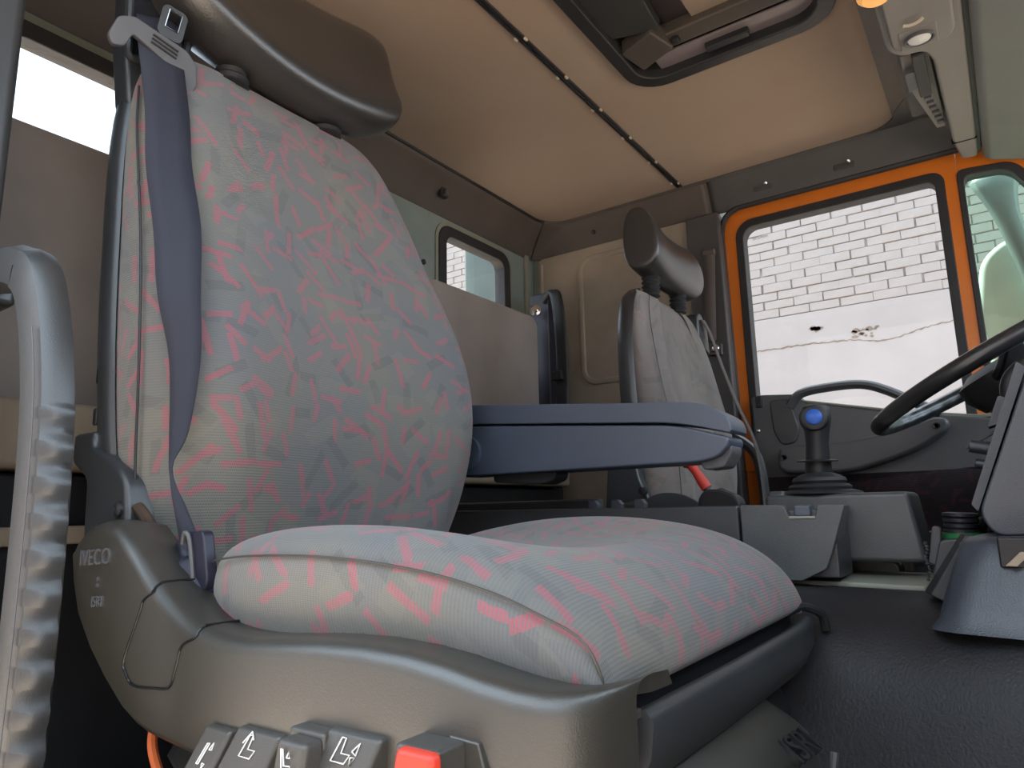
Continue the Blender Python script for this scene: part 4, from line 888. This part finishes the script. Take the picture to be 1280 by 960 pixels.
for k in range(7):
    y = 1.66+.026*k
    build('vent_tooth', MB().box((-.060+.003*k, y, .878), (-.046+.003*k, y+.012, .888)), 'belthw', ov, bevel=.001)
build('vent_block', MB().prism(rpoly([(-.080, 1.55), (-.05, 1.55), (-.05, 1.61), (-.080, 1.63)], .003), 'z', .872, .89), 'belthw', ov, bevel=.002)
build('vent_arm', MB().box((-.062, 1.485, .868), (-.040, 1.66, .880)), 'black', ov, bevel=.003)
build('end_gap', MB().box((-.021, 1.930, .866), (.031, 1.932, .880)), 'display', ov)
vs = thing('sun_visor', 'wide pale grey sun visor slab hanging at the windscreen top', 'visor', (.1, 1.2, .80))
build('slab', MB().prism(rpoly([(.037, .872), (.05, .853), (.22, .800), (.24, .815), (.10, .90), (.05, .90)], .008), 'y', .3, 2.05), 'visor', vs, bevel=.006, seg=3)
build('gap_strip', MB().box((.030, .3, .872), (.037, 2.03, .90)), 'black', vs)

build = _b0
# ================================================================== OUTSIDE
g = struct(build('ground', MB().box((-14, -14, -1.75), (14, 14, -1.70)), 'ground', smooth=False))
YW = 5.6
wo = struct(build('wall_outside', MB().box((-6, YW+.012, -1.70), (5, YW+.25, 4.0)), 'mortar', smooth=False))
ZB = 1.47
build('plaster', MB().box((-6, YW-.006, -1.70), (5, YW+.02, ZB)), 'plaster', wo, bevel=.004)
bl_me = None; bh, bw = .070, .222
inst = []; rest = MB()
for r in range(34):
    z = ZB+.006+r*bh
    if z+bh > 3.95: break
    for c in range(60):
        x = -6+c*bw+(bw/2 if r % 2 else 0)+random.uniform(-.004, .004)
        if x+bw > 5: continue
        inview = -1.9 < x < .55 and z < 2.45
        w_ = bw-.007-random.uniform(0, .004); h_ = bh-.006; d_ = random.uniform(-.004, .003)
        if inview: inst.append((x, z, w_, h_, d_))
        else: rest.box((x, YW+d_, z), (x+w_, YW+.03, z+h_))
for x, z, w_, h_, d_ in inst:
    if bl_me is None:
        b0 = build('brick', MB().box((x, YW, z), (x+bw-.008, YW+.03, z+bh-.006)), 'brick', wo, bevel=.006, seg=2); bl_me = b0; ref = (x, z)
    else:
        b1 = b0.copy(); C.objects.link(b1); b1.parent = wo
        b1.location = (x-ref[0], d_, z-ref[1])
        fx = (w_+(.007 if random.random() < .35 else 0))/(bw-.008); fz = (h_+(.006 if random.random() < .4 else 0))/(bh-.006)
        b1.scale = (fx, 1, fz); q0 = Vector((ref[0], 0, ref[1]))-Vector((BASE[wo.name].x, 0, BASE[wo.name].z)); b1.location += Vector((q0.x*(1-fx), 0, q0.z*(1-fz)))
rb = build('brick_rest', rest, 'brick', wo, smooth=False); rb['kind'] = 'stuff'
crp = []
xx = -2.0
cz = [(1.333*a, 1.333*b) for a, b in [(-1.5, .915), (-1.16, .915), (-.9, .918), (-.63, .905), (-.5, .880), (-.4, .885), (-.3, .912), (-.2, .925), (-.1, .938), (.1, .935), (.4, .95)]]
while xx < .53:
    crp.append((xx, YW-.0065, interp(cz, xx)+random.uniform(-.006, .006))); xx += .022
build('crack', MB().tube(crp, [random.uniform(.002, .007) for _ in crp], 5), 'crack', wo)
for (x, z, w_, h_, k) in ((-1.09, 1.325, .045, .02, 9), (-.735, 1.245, .10, .04, 16)):
    mb = MB()
    for i in range(k):
        px, pz = x+random.uniform(-w_, w_), z+random.uniform(-h_, h_); rr = random.uniform(.006, .02)
        mb.prism([(px+rr*1.6*math.cos(a)*random.uniform(.6, 1.2), pz+rr*math.sin(a)*random.uniform(.6, 1.2)) for a in [2*PI*q/7 for q in range(7)]], 'y', YW-.0085, YW-.005)
    build('spall', mb, 'crack', wo, smooth=False)
mr = thing('wing_mirror', 'white backed wing mirror outside the quarter window', 'mirror', (.1, 2.4, .3))
build('housing', MB().prism(rpoly([(-.03, .50), (.0, .69), (.07, .745), (.20, .73), (.21, .30), (.02, .28)], [.04, .04, .05, .04, .04, .04]), 'y', 2.36, 2.46), 'mirrorwhite', mr, bevel=.02, seg=4)
R = []
for x, z, w_ in ((.06, .93, .085), (.062, .88, .055), (.075, .80, .032), (.095, .70, .03), (.13, .55, .03), (.14, .4, .03)):
    R.append([(x+w_*a, 2.32+.02*b, z) for a, b in ((-1, -1), (1, -1), (1, 1), (-1, 1))])
build('arm', MB().rings(R), 'mirrorgrey', mr, sub=1)
ct = tag(build('green_hoarding', MB().box((-2.26, 2.79, -1.70), (-2.2, 4.0, 2.6)), 'container', bevel=.02), 'dark green board standing outside the far rear window', 'board')

nb = struct(build('wall_sky_block', MB().box((-14, -4.6, -1.70), (14, -4.3, 2.9)), 'plaster', smooth=False))  # unseen wall, added to block low sky on the near side
